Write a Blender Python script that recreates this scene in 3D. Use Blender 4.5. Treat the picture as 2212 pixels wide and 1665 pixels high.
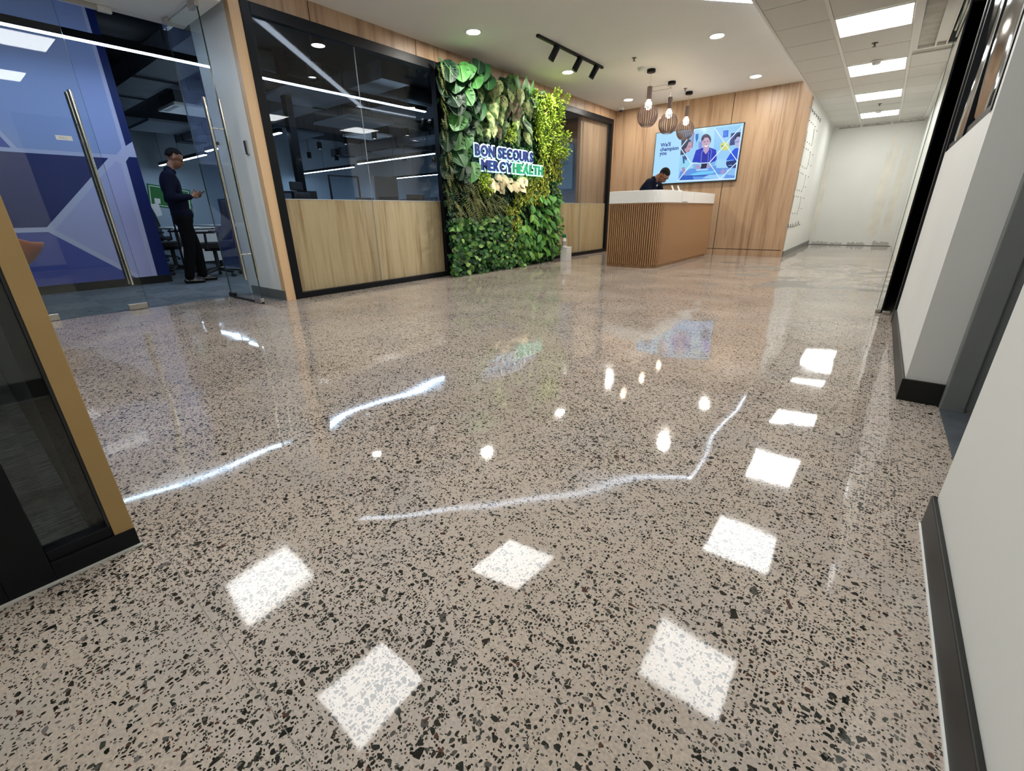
import bpy, bmesh, math, random
import numpy as np
from mathutils import Vector, Matrix, noise

for _o in list(bpy.data.objects):
    bpy.data.objects.remove(_o)
scene = bpy.context.scene
COL = scene.collection
R = random.Random(7)
PI = math.pi

# ------------------------------------------------------------------ camera
IMG_W, IMG_H, FOC = 2212.0, 1665.0, 949.43
YAW, PITCH, ROLL = math.radians(38.5336), math.radians(-21.3015), math.radians(-0.9864)
CAM = Vector((0, 0, 0.86))
_f = Vector((-math.sin(YAW) * math.cos(PITCH), math.cos(YAW) * math.cos(PITCH), math.sin(PITCH)))
_r = Vector((math.cos(YAW), math.sin(YAW), 0))
_u = _r.cross(_f)
_r2 = _r * math.cos(ROLL) + _u * math.sin(ROLL)
_u2 = _u * math.cos(ROLL) - _r * math.sin(ROLL)
cam_data = bpy.data.cameras.new('camera')
cam_data.sensor_fit = 'HORIZONTAL'
cam_data.sensor_width = 36.0
cam_data.lens = FOC / IMG_W * 36.0
cam_data.clip_start = 0.02
cam_data.clip_end = 200
cam_ob = bpy.data.objects.new('camera', cam_data)
COL.objects.link(cam_ob)
cam_ob.matrix_world = Matrix(((_r2.x, _u2.x, -_f.x, CAM.x), (_r2.y, _u2.y, -_f.y, CAM.y), (_r2.z, _u2.z, -_f.z, CAM.z), (0, 0, 0, 1)))
scene.camera = cam_ob


def at(u, v, axis, val):
    """point where the photo's pixel direction meets the plane axis = val"""
    d = _r2 * ((u - IMG_W / 2) / FOC) - _u2 * ((v - IMG_H / 2) / FOC) + _f
    t = (val - CAM[axis]) / d[axis]
    return CAM + d * t


# ------------------------------------------------------------------ world, exposure, light levels
world = bpy.data.worlds.new('world')
scene.world = world
world.use_nodes = True
world.node_tree.nodes['Background'].inputs[0].default_value = (0.5, 0.55, 0.6, 1)
world.node_tree.nodes['Background'].inputs[1].default_value = 0.03
scene.view_settings.view_transform = 'Standard'
scene.view_settings.look = 'None'
scene.view_settings.exposure = 0.45
scene.view_settings.gamma = 1.0
scene.view_settings.use_curve_mapping = False

PANEL_L = 10.5       # 600 mm ceiling panels
DOWN_L = 330.0       # recessed lobby downlights
STRIP_L = 6.0        # cove strip
LINE_L = 30.0        # office linear lamps
BULB_L = 26.0        # pendant bulbs
SPOT_W = 75.0        # track heads
TV_L = 0.72

# ------------------------------------------------------------------ materials
MATS = {}


def nodes(name):
    m = bpy.data.materials.new(name)
    m.use_nodes = True
    nt = m.node_tree
    b = nt.nodes['Principled BSDF']
    MATS[name] = m
    return m, nt, b


def N(nt, typ, **kw):
    n = nt.nodes.new(typ)
    for k, v in kw.items():
        if isinstance(k, str) and k.startswith('i_'):
            n.inputs[k[2:].replace('_', ' ')].default_value = v
        else:
            setattr(n, k, v)
    return n


def L(nt, a, b):
    nt.links.new(a, b)


def ramp(nt, stops, interp='LINEAR'):
    n = nt.nodes.new('ShaderNodeValToRGB')
    n.color_ramp.interpolation = interp
    e = n.color_ramp.elements
    while len(e) < len(stops):
        e.new(0.5)
    for k, (p, c) in enumerate(stops):
        e[k].position = p
        e[k].color = (*c, 1) if len(c) == 3 else c
    return n


def plain(name, c, rough=0.5, metal=0.0, noise=0.0, nscale=40.0, bump=0.0, spec=0.5, coat=0.0):
    m, nt, b = nodes(name)
    b.inputs['Base Color'].default_value = (*c, 1)
    b.inputs['Roughness'].default_value = rough
    b.inputs['Metallic'].default_value = metal
    b.inputs['Specular IOR Level'].default_value = spec
    b.inputs['Coat Weight'].default_value = coat
    if noise or bump:
        tc = N(nt, 'ShaderNodeTexCoord')
        n = N(nt, 'ShaderNodeTexNoise', i_Scale=nscale, i_Detail=4.0)
        L(nt, tc.outputs['Object'], n.inputs['Vector'])
        if noise:
            a = tuple(max(0, x * (1 - noise)) for x in c)
            d = tuple(min(1, x * (1 + noise)) for x in c)
            r = ramp(nt, [(0.3, a), (0.7, d)])
            L(nt, n.outputs['Fac'], r.inputs[0])
            L(nt, r.outputs[0], b.inputs['Base Color'])
        if bump:
            bp = N(nt, 'ShaderNodeBump', i_Strength=bump, i_Distance=0.002)
            L(nt, n.outputs['Fac'], bp.inputs['Height'])
            L(nt, bp.outputs[0], b.inputs['Normal'])
    return m


def emit(name, c, s, base=0.8):
    m, nt, b = nodes(name)
    b.inputs['Base Color'].default_value = (base, base, base, 1)
    b.inputs['Emission Color'].default_value = (*c, 1)
    b.inputs['Emission Strength'].default_value = s
    return m


def wood(name, dark, mid, light, sx=1.0, rough=0.42, coat=0.0, axis='Z'):
    m, nt, b = nodes(name)
    tc = N(nt, 'ShaderNodeTexCoord')
    mp = N(nt, 'ShaderNodeMapping')
    mp.inputs['Scale'].default_value = {'Z': (7 * sx, 7 * sx, 0.42), 'Y': (9 * sx, 0.55, 9 * sx), 'X': (0.55, 9 * sx, 9 * sx)}[axis]
    L(nt, tc.outputs['Object'], mp.inputs['Vector'])
    n1 = N(nt, 'ShaderNodeTexNoise', i_Scale=1.0, i_Detail=5.0, i_Roughness=0.6, i_Distortion=0.6)
    L(nt, mp.outputs[0], n1.inputs['Vector'])
    mp2 = N(nt, 'ShaderNodeMapping')
    s = mp.inputs['Scale'].default_value
    mp2.inputs['Scale'].default_value = (s[0] * 6, s[1] * 6, s[2] * 4) if axis == 'Z' else (s[0] * 5, s[1] * 5, s[2] * 5)
    L(nt, tc.outputs['Object'], mp2.inputs['Vector'])
    n2 = N(nt, 'ShaderNodeTexNoise', i_Scale=1.0, i_Detail=3.0)
    L(nt, mp2.outputs[0], n2.inputs['Vector'])
    mx = N(nt, 'ShaderNodeMath', operation='MULTIPLY_ADD')
    L(nt, n2.outputs['Fac'], mx.inputs[0])
    mx.inputs[1].default_value = 0.42
    L(nt, n1.outputs['Fac'], mx.inputs[2])
    r = ramp(nt, [(0.50, tuple(0.80 * q for q in dark)), (0.58, dark), (0.68, mid), (0.80, light), (0.95, mid)])
    L(nt, mx.outputs[0], r.inputs[0])
    L(nt, r.outputs[0], b.inputs['Base Color'])
    b.inputs['Roughness'].default_value = rough
    b.inputs['Coat Weight'].default_value = coat
    bp = N(nt, 'ShaderNodeBump', i_Strength=0.08, i_Distance=0.001)
    L(nt, n2.outputs['Fac'], bp.inputs['Height'])
    L(nt, bp.outputs[0], b.inputs['Normal'])
    return m


def attr_mat(name, rough=0.45, emis=0.0, transl=0.0, attr='Col'):
    m, nt, b = nodes(name)
    a = N(nt, 'ShaderNodeAttribute', attribute_name=attr)
    if emis:
        b.inputs['Base Color'].default_value = (0.01, 0.01, 0.01, 1)
        b.inputs['Roughness'].default_value = 0.25
        L(nt, a.outputs['Color'], b.inputs['Emission Color'])
        b.inputs['Emission Strength'].default_value = emis
    else:
        L(nt, a.outputs['Color'], b.inputs['Base Color'])
        b.inputs['Roughness'].default_value = rough
        b.inputs['Specular IOR Level'].default_value = 0.28
        if transl:
            b.inputs['Subsurface Weight'].default_value = 0.0
    return m


def glass(name, tint=(0.93, 0.97, 0.96), base=0.04, bump=0.0, bscale=3.0, rough=0.0):
    """thin architectural glass: Fresnel mix of straight-through and mirror"""
    m = bpy.data.materials.new(name)
    MATS[name] = m
    m.use_nodes = True
    nt = m.node_tree
    nt.nodes.clear()
    out = N(nt, 'ShaderNodeOutputMaterial')
    mix = N(nt, 'ShaderNodeMixShader')
    tr = N(nt, 'ShaderNodeBsdfTransparent')
    tr.inputs[0].default_value = (*tint, 1)
    gl = N(nt, 'ShaderNodeBsdfGlossy')
    gl.inputs['Roughness'].default_value = rough
    geo = N(nt, 'ShaderNodeNewGeometry')
    dot = N(nt, 'ShaderNodeVectorMath', operation='DOT_PRODUCT')
    L(nt, geo.outputs['Normal'], dot.inputs[0])
    L(nt, geo.outputs['Incoming'], dot.inputs[1])
    ab = N(nt, 'ShaderNodeMath', operation='ABSOLUTE')
    L(nt, dot.outputs['Value'], ab.inputs[0])
    om = N(nt, 'ShaderNodeMath', operation='SUBTRACT')
    om.inputs[0].default_value = 1.0
    L(nt, ab.outputs[0], om.inputs[1])
    pw = N(nt, 'ShaderNodeMath', operation='POWER')
    pw.inputs[1].default_value = 5.0
    L(nt, om.outputs[0], pw.inputs[0])
    ma = N(nt, 'ShaderNodeMath', operation='MULTIPLY_ADD')
    ma.inputs[1].default_value = 1 - base
    ma.inputs[2].default_value = base
    L(nt, pw.outputs[0], ma.inputs[0])
    L(nt, ma.outputs[0], mix.inputs[0])
    L(nt, tr.outputs[0], mix.inputs[1])
    L(nt, gl.outputs[0], mix.inputs[2])
    L(nt, mix.outputs[0], out.inputs[0])
    if bump:
        tc = N(nt, 'ShaderNodeTexCoord')
        n = N(nt, 'ShaderNodeTexNoise', i_Scale=bscale, i_Detail=3.0)
        L(nt, tc.outputs['Object'], n.inputs['Vector'])
        bp = N(nt, 'ShaderNodeBump', i_Strength=bump, i_Distance=0.02)
        L(nt, n.outputs['Fac'], bp.inputs['Height'])
        L(nt, bp.outputs[0], gl.inputs['Normal'])
    return m


def terrazzo(name):
    m, nt, b = nodes(name)
    geo = N(nt, 'ShaderNodeNewGeometry')
    pos = geo.outputs['Position']
    # slight warp of the coordinates so that chips are not regular cells
    wn = N(nt, 'ShaderNodeTexNoise', i_Scale=38.0, i_Detail=2.0)
    L(nt, pos, wn.inputs['Vector'])
    wsub = N(nt, 'ShaderNodeVectorMath', operation='SUBTRACT')
    L(nt, wn.outputs['Color'], wsub.inputs[0])
    wsub.inputs[1].default_value = (0.5, 0.5, 0.5)
    wsc = N(nt, 'ShaderNodeVectorMath', operation='SCALE')
    L(nt, wsub.outputs[0], wsc.inputs[0])
    wsc.inputs['Scale'].default_value = 0.008
    wadd = N(nt, 'ShaderNodeVectorMath', operation='ADD')
    L(nt, pos, wadd.inputs[0])
    L(nt, wsc.outputs[0], wadd.inputs[1])
    # large-scale cement tone
    n0 = N(nt, 'ShaderNodeTexNoise', i_Scale=0.9, i_Detail=6.0, i_Roughness=0.62)
    L(nt, pos, n0.inputs['Vector'])
    base = ramp(nt, [(0.3, (0.39, 0.325, 0.272)), (0.5, (0.472, 0.398, 0.338)), (0.7, (0.54, 0.462, 0.398))])
    L(nt, n0.outputs['Fac'], base.inputs[0])
    fine = N(nt, 'ShaderNodeTexNoise', i_Scale=160.0, i_Detail=3.0)
    L(nt, pos, fine.inputs['Vector'])
    fr = ramp(nt, [(0.3, (0.8, 0.8, 0.8)), (0.7, (1.15, 1.14, 1.12))])
    L(nt, fine.outputs['Fac'], fr.inputs[0])
    mul = N(nt, 'ShaderNodeMix', data_type='RGBA', blend_type='MULTIPLY')
    mul.inputs[0].default_value = 1.0
    L(nt, base.outputs[0], mul.inputs[6])
    L(nt, fr.outputs[0], mul.inputs[7])
    # lilac-grey blotches in the cement
    n3 = N(nt, 'ShaderNodeTexNoise', i_Scale=2.3, i_Detail=5.0, i_Roughness=0.65, i_Distortion=0.5)
    L(nt, pos, n3.inputs['Vector'])
    r3 = ramp(nt, [(0.48, (0, 0, 0)), (0.68, (0.6, 0.6, 0.6))])
    L(nt, n3.outputs['Fac'], r3.inputs[0])
    mg = N(nt, 'ShaderNodeMix', data_type='RGBA')
    L(nt, r3.outputs[0], mg.inputs[0])
    L(nt, mul.outputs[2], mg.inputs[6])
    mg.inputs[7].default_value = (0.38, 0.345, 0.325, 1)
    cur = mg.outputs[2]
    # density of exposed chips varies over the slab
    dn = N(nt, 'ShaderNodeTexNoise', i_Scale=1.7, i_Detail=4.0)
    L(nt, pos, dn.inputs['Vector'])
    chipmask = None
    for (scale, keep, gap, off, ax, ay) in ((42.0, 0.972, 0.14, 0.0, 1.0, 0.75), (72.0, 0.80, 0.11, 3.3, 0.72, 1.0), (114.0, 0.64, 0.09, 7.1, 1.0, 0.74), (195.0, 0.68, 0.08, 12.7, 0.8, 1.0)):
        mp = N(nt, 'ShaderNodeMapping')
        mp.inputs['Location'].default_value = (off, off * 0.7, 0)
        mp.inputs['Scale'].default_value = (ax, ay, 0.0)
        L(nt, wadd.outputs[0], mp.inputs['Vector'])
        vd = N(nt, 'ShaderNodeTexVoronoi', voronoi_dimensions='2D', feature='DISTANCE_TO_EDGE', i_Scale=scale)
        vc = N(nt, 'ShaderNodeTexVoronoi', voronoi_dimensions='2D', feature='F1', i_Scale=scale)
        L(nt, mp.outputs[0], vd.inputs['Vector'])
        L(nt, mp.outputs[0], vc.inputs['Vector'])
        sep = N(nt, 'ShaderNodeSeparateColor')
        L(nt, vc.outputs['Color'], sep.inputs[0])
        # cell kept as a chip?  random red + density noise
        ad = N(nt, 'ShaderNodeMath', operation='MULTIPLY_ADD')
        L(nt, dn.outputs['Fac'], ad.inputs[0])
        ad.inputs[1].default_value = 0.75
        L(nt, sep.outputs[0], ad.inputs[2])
        gt = N(nt, 'ShaderNodeMath', operation='GREATER_THAN')
        L(nt, ad.outputs[0], gt.inputs[0])
        gt.inputs[1].default_value = keep + 0.375
        # gap to the neighbour differs per chip
        gm = N(nt, 'ShaderNodeMath', operation='MULTIPLY_ADD')
        L(nt, sep.outputs[1], gm.inputs[0])
        gm.inputs[1].default_value = 0.22
        gm.inputs[2].default_value = gap
        ge = N(nt, 'ShaderNodeMath', operation='GREATER_THAN')
        L(nt, vd.outputs['Distance'], ge.inputs[0])
        L(nt, gm.outputs[0], ge.inputs[1])
        # worn, rounded corners
        rl = N(nt, 'ShaderNodeMath', operation='MULTIPLY_ADD')
        L(nt, sep.outputs[2], rl.inputs[0])
        rl.inputs[1].default_value = 0.22
        rl.inputs[2].default_value = 0.33
        lt = N(nt, 'ShaderNodeMath', operation='LESS_THAN')
        L(nt, vc.outputs['Distance'], lt.inputs[0])
        L(nt, rl.outputs[0], lt.inputs[1])
        bo = N(nt, 'ShaderNodeMath', operation='MULTIPLY')
        L(nt, gt.outputs[0], bo.inputs[0])
        L(nt, ge.outputs[0], bo.inputs[1])
        both = N(nt, 'ShaderNodeMath', operation='MULTIPLY')
        L(nt, bo.outputs[0], both.inputs[0])
        L(nt, lt.outputs[0], both.inputs[1])
        cc = ramp(nt, [(0.0, (0.012, 0.013, 0.011)), (0.30, (0.022, 0.023, 0.019)), (0.5, (0.045, 0.048, 0.038)), (0.66, (0.030, 0.024, 0.018)),
                       (0.80, (0.085, 0.080, 0.070)), (0.90, (0.15, 0.135, 0.125)), (0.96, (0.09, 0.045, 0.03)), (1.0, (0.30, 0.28, 0.25))], 'CONSTANT')
        L(nt, sep.outputs[2], cc.inputs[0])
        mx = N(nt, 'ShaderNodeMix', data_type='RGBA')
        L(nt, both.outputs[0], mx.inputs[0])
        L(nt, cur, mx.inputs[6])
        L(nt, cc.outputs[0], mx.inputs[7])
        cur = mx.outputs[2]
    # matt traffic smears left by the polishing, stretched along X
    sm = N(nt, 'ShaderNodeMapping')
    sm.inputs['Scale'].default_value = (0.7, 1.6, 1)
    L(nt, pos, sm.inputs['Vector'])
    sn = N(nt, 'ShaderNodeTexNoise', i_Scale=1.6, i_Detail=5.0, i_Distortion=0.8)
    L(nt, sm.outputs[0], sn.inputs['Vector'])
    rr = ramp(nt, [(0.40, (0.035,) * 3), (0.62, (0.06,) * 3), (0.74, (0.14,) * 3)])
    L(nt, sn.outputs['Fac'], rr.inputs[0])
    # dull smears where the corridor slab has not been buffed yet
    sx = N(nt, 'ShaderNodeSeparateXYZ')
    L(nt, pos, sx.inputs[0])
    zone = None
    for (sock, a0, a1) in (('Y', 5.6, 6.2), ('Y', 9.6, 8.8), ('X', -1.9, -1.5)):
        mr = N(nt, 'ShaderNodeMapRange')
        L(nt, sx.outputs[sock], mr.inputs['Value'])
        mr.inputs['From Min'].default_value = a0
        mr.inputs['From Max'].default_value = a1
        if zone is None:
            zone = mr.outputs[0]
        else:
            mm = N(nt, 'ShaderNodeMath', operation='MULTIPLY')
            L(nt, zone, mm.inputs[0])
            L(nt, mr.outputs[0], mm.inputs[1])
            zone = mm.outputs[0]
    s2 = N(nt, 'ShaderNodeTexNoise', i_Scale=1.5, i_Detail=2.0, i_Distortion=1.2)
    L(nt, pos, s2.inputs['Vector'])
    r2 = ramp(nt, [(0.53, (0, 0, 0)), (0.57, (1, 1, 1))])
    L(nt, s2.outputs['Fac'], r2.inputs[0])
    dz = N(nt, 'ShaderNodeMath', operation='MULTIPLY')
    L(nt, zone, dz.inputs[0])
    L(nt, r2.outputs[0], dz.inputs[1])
    rg = N(nt, 'ShaderNodeMath', operation='MULTIPLY_ADD')
    L(nt, dz.outputs[0], rg.inputs[0])
    rg.inputs[1].default_value = 0.30
    L(nt, rr.outputs[0], rg.inputs[2])
    ds = N(nt, 'ShaderNodeMix', data_type='RGBA')
    dk = N(nt, 'ShaderNodeMath', operation='MULTIPLY')
    L(nt, dz.outputs[0], dk.inputs[0])
    dk.inputs[1].default_value = 0.75
    L(nt, dk.outputs[0], ds.inputs[0])
    L(nt, cur, ds.inputs[6])
    ds.inputs[7].default_value = (0.17, 0.165, 0.145, 1)
    cur = ds.outputs[2]
    L(nt, cur, b.inputs['Base Color'])
    L(nt, rg.outputs[0], b.inputs['Roughness'])
    b.inputs['IOR'].default_value = 1.44
    # long soft undulation of the ground slab
    w1 = N(nt, 'ShaderNodeTexNoise', i_Scale=1.35, i_Detail=1.0)
    L(nt, pos, w1.inputs['Vector'])
    b1 = N(nt, 'ShaderNodeBump', i_Strength=0.55, i_Distance=0.02)
    L(nt, w1.outputs['Fac'], b1.inputs['Height'])
    w2 = N(nt, 'ShaderNodeTexNoise', i_Scale=55.0, i_Detail=2.0)
    L(nt, pos, w2.inputs['Vector'])
    b2 = N(nt, 'ShaderNodeBump', i_Strength=0.012, i_Distance=0.002)
    L(nt, w2.outputs['Fac'], b2.inputs['Height'])
    L(nt, b1.outputs[0], b2.inputs['Normal'])
    L(nt, b2.outputs[0], b.inputs['Normal'])
    return m


def carpet(name, c0, c1):
    m, nt, b = nodes(name)
    tc = N(nt, 'ShaderNodeNewGeometry')
    mp = N(nt, 'ShaderNodeMapping')
    mp.inputs['Scale'].default_value = (90, 14, 1)
    L(nt, tc.outputs['Position'], mp.inputs['Vector'])
    n = N(nt, 'ShaderNodeTexNoise', i_Scale=1.0, i_Detail=3.0)
    L(nt, mp.outputs[0], n.inputs['Vector'])
    ch = N(nt, 'ShaderNodeTexChecker', i_Scale=2.0)
    L(nt, tc.outputs['Position'], ch.inputs['Vector'])
    r = ramp(nt, [(0.35, c0), (0.65, c1)])
    L(nt, n.outputs['Fac'], r.inputs[0])
    mx = N(nt, 'ShaderNodeMix', data_type='RGBA', blend_type='MULTIPLY')
    rc = ramp(nt, [(0.0, (0.75, 0.78, 0.8)), (1.0, (1, 1, 1))])
    L(nt, ch.outputs['Fac'], rc.inputs[0])
    mx.inputs[0].default_value = 1.0
    L(nt, r.outputs[0], mx.inputs[6])
    L(nt, rc.outputs[0], mx.inputs[7])
    L(nt, mx.outputs[2], b.inputs['Base Color'])
    b.inputs['Roughness'].default_value = 0.95
    bp = N(nt, 'ShaderNodeBump', i_Strength=0.5, i_Distance=0.004)
    L(nt, n.outputs['Fac'], bp.inputs['Height'])
    L(nt, bp.outputs[0], b.inputs['Normal'])
    return m


terrazzo('terrazzo')
carpet('carpet_grey', (0.055, 0.07, 0.085), (0.16, 0.19, 0.22))
carpet('carpet_dark', (0.02, 0.024, 0.026), (0.075, 0.085, 0.085))
wood('oak_panel', (0.31, 0.188, 0.106), (0.39, 0.252, 0.150), (0.44, 0.295, 0.182))
wood('oak_light', (0.52, 0.34, 0.155), (0.68, 0.48, 0.24), (0.76, 0.56, 0.30), sx=0.8)
wood('oak_trim', (0.66, 0.43, 0.22), (0.74, 0.49, 0.265), (0.78, 0.53, 0.30), sx=2.0)
wood('oak_slat', (0.30, 0.155, 0.066), (0.38, 0.205, 0.095), (0.43, 0.245, 0.12), sx=2.0)
plain('oak_groove', (0.16, 0.075, 0.028), 0.6)
plain('yellow_laminate', (0.40, 0.26, 0.10), 0.45, noise=0.06, nscale=4)
plain('paint_white', (0.80, 0.80, 0.77), 0.55, noise=0.025, nscale=1.2)
plain('paint_bright', (0.92, 0.94, 0.93), 0.5, noise=0.02, nscale=1.2)
plain('paint_cream', (0.80, 0.80, 0.755), 0.55, noise=0.03, nscale=1.0)
plain('paint_ceiling', (0.78, 0.77, 0.74), 0.7, noise=0.015, nscale=2)
plain('tile_white', (0.68, 0.67, 0.63), 0.75, noise=0.03, nscale=60, bump=0.15)
plain('tee_white', (0.80, 0.79, 0.75), 0.45)
plain('paint_office', (0.42, 0.50, 0.56), 0.6, noise=0.03, nscale=0.8)
plain('skim_grey', (0.50, 0.49, 0.44), 0.8, noise=0.15, nscale=6)
plain('skim_warm', (0.80, 0.765, 0.68), 0.7, noise=0.08, nscale=3)
plain('base_grey', (0.16, 0.165, 0.155), 0.35, noise=0.1, nscale=9)
plain('base_dark', (0.016, 0.0165, 0.0145), 0.45, noise=0.1, nscale=8, spec=0.25)
plain('base_black', (0.012, 0.012, 0.012), 0.4)
plain('black_metal', (0.006, 0.007, 0.009), 0.4, spec=0.2)
plain('black_matt', (0.012, 0.012, 0.013), 0.6)
plain('black_plastic', (0.016, 0.017, 0.02), 0.45)
plain('black_mesh', (0.02, 0.021, 0.024), 0.8, noise=0.3, nscale=300)
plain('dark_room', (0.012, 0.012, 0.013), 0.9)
plain('deck_black', (0.022, 0.025, 0.032), 0.85, noise=0.2, nscale=3)
plain('duct_grey', (0.10, 0.11, 0.125), 0.5, metal=0.3, noise=0.15, nscale=3)
plain('cloud_grey', (0.20, 0.23, 0.27), 0.9)
plain('steel_grey', (0.20, 0.21, 0.21), 0.42, noise=0.05, nscale=5)
plain('mat_bluegrey', (0.06, 0.07, 0.08), 0.6, noise=0.25, nscale=12)
plain('chrome', (0.72, 0.69, 0.62), 0.14, metal=1.0)
plain('brushed', (0.55, 0.52, 0.47), 0.3, metal=1.0)
plain('solid_white', (0.84, 0.83, 0.81), 0.3)
plain('white_plastic', (0.78, 0.78, 0.76), 0.35)
plain('grey_plastic', (0.35, 0.35, 0.34), 0.4)
plain('brown_board', (0.11, 0.095, 0.085), 0.7)
plain('blue_screen', (0.16, 0.19, 0.25), 0.8)
plain('letter_blue', (0.003, 0.012, 0.13), 0.4)
plain('letter_green', (0.015, 0.26, 0.12), 0.4)
plain('terracotta', (0.46, 0.13, 0.055), 0.4)
plain('navy_cloth', (0.0035, 0.0055, 0.019), 0.85, noise=0.2, nscale=30, spec=0.15)
plain('black_cloth', (0.004, 0.004, 0.005), 0.9, spec=0.12)
plain('shoe_black', (0.008, 0.008, 0.009), 0.25)
plain('skin', (0.27, 0.13, 0.075), 0.5, noise=0.06, nscale=25)
plain('skin_dark', (0.20, 0.085, 0.05), 0.5, noise=0.06, nscale=25)
plain('hair_black', (0.004, 0.0035, 0.0035), 0.75, noise=0.3, nscale=150, spec=0.15)
plain('sign_green', (0.01, 0.16, 0.035), 0.45)
plain('paper', (0.75, 0.78, 0.80), 0.7)
plain('soil_black', (0.010, 0.013, 0.009), 0.95)
plain('bronze_rib', (0.13, 0.085, 0.075), 0.5)
plain('sprinkler_metal', (0.12, 0.10, 0.085), 0.4, metal=0.7)
plain('bottle_green', (0.01, 0.13, 0.05), 0.35)
plain('joint_dark', (0.20, 0.175, 0.15), 0.6)
plain('shadow_gap', (0.02, 0.014, 0.010), 0.8)
glass('glass_clear', (0.955, 0.985, 0.975), 0.035)
glass('glass_window', (0.93, 0.955, 0.98), 0.032)
glass('glass_film', (0.5, 0.52, 0.53), 0.15, rough=0.10)
plain('glass_edge', (0.012, 0.035, 0.03), 0.15)
emit('panel_emit', (0.99, 1.0, 0.985), PANEL_L)
emit('down_emit', (1.0, 0.95, 0.86), DOWN_L)
emit('strip_emit', (0.74, 0.85, 1.0), STRIP_L)
emit('line_emit', (0.55, 0.75, 1.0), LINE_L)
emit('cyl_emit', (0.85, 0.92, 1.0), 4.0)
emit('bulb_emit', (1.0, 0.80, 0.55), BULB_L)
emit('halo_emit', (0.30, 0.72, 1.0), 1.0)
emit('halo_green', (0.25, 0.90, 0.72), 1.1)
attr_mat('leaf_attr', 0.5)
attr_mat('print_attr', 0.5)
attr_mat('screen_attr', 0.3, emis=TV_L)


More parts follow.
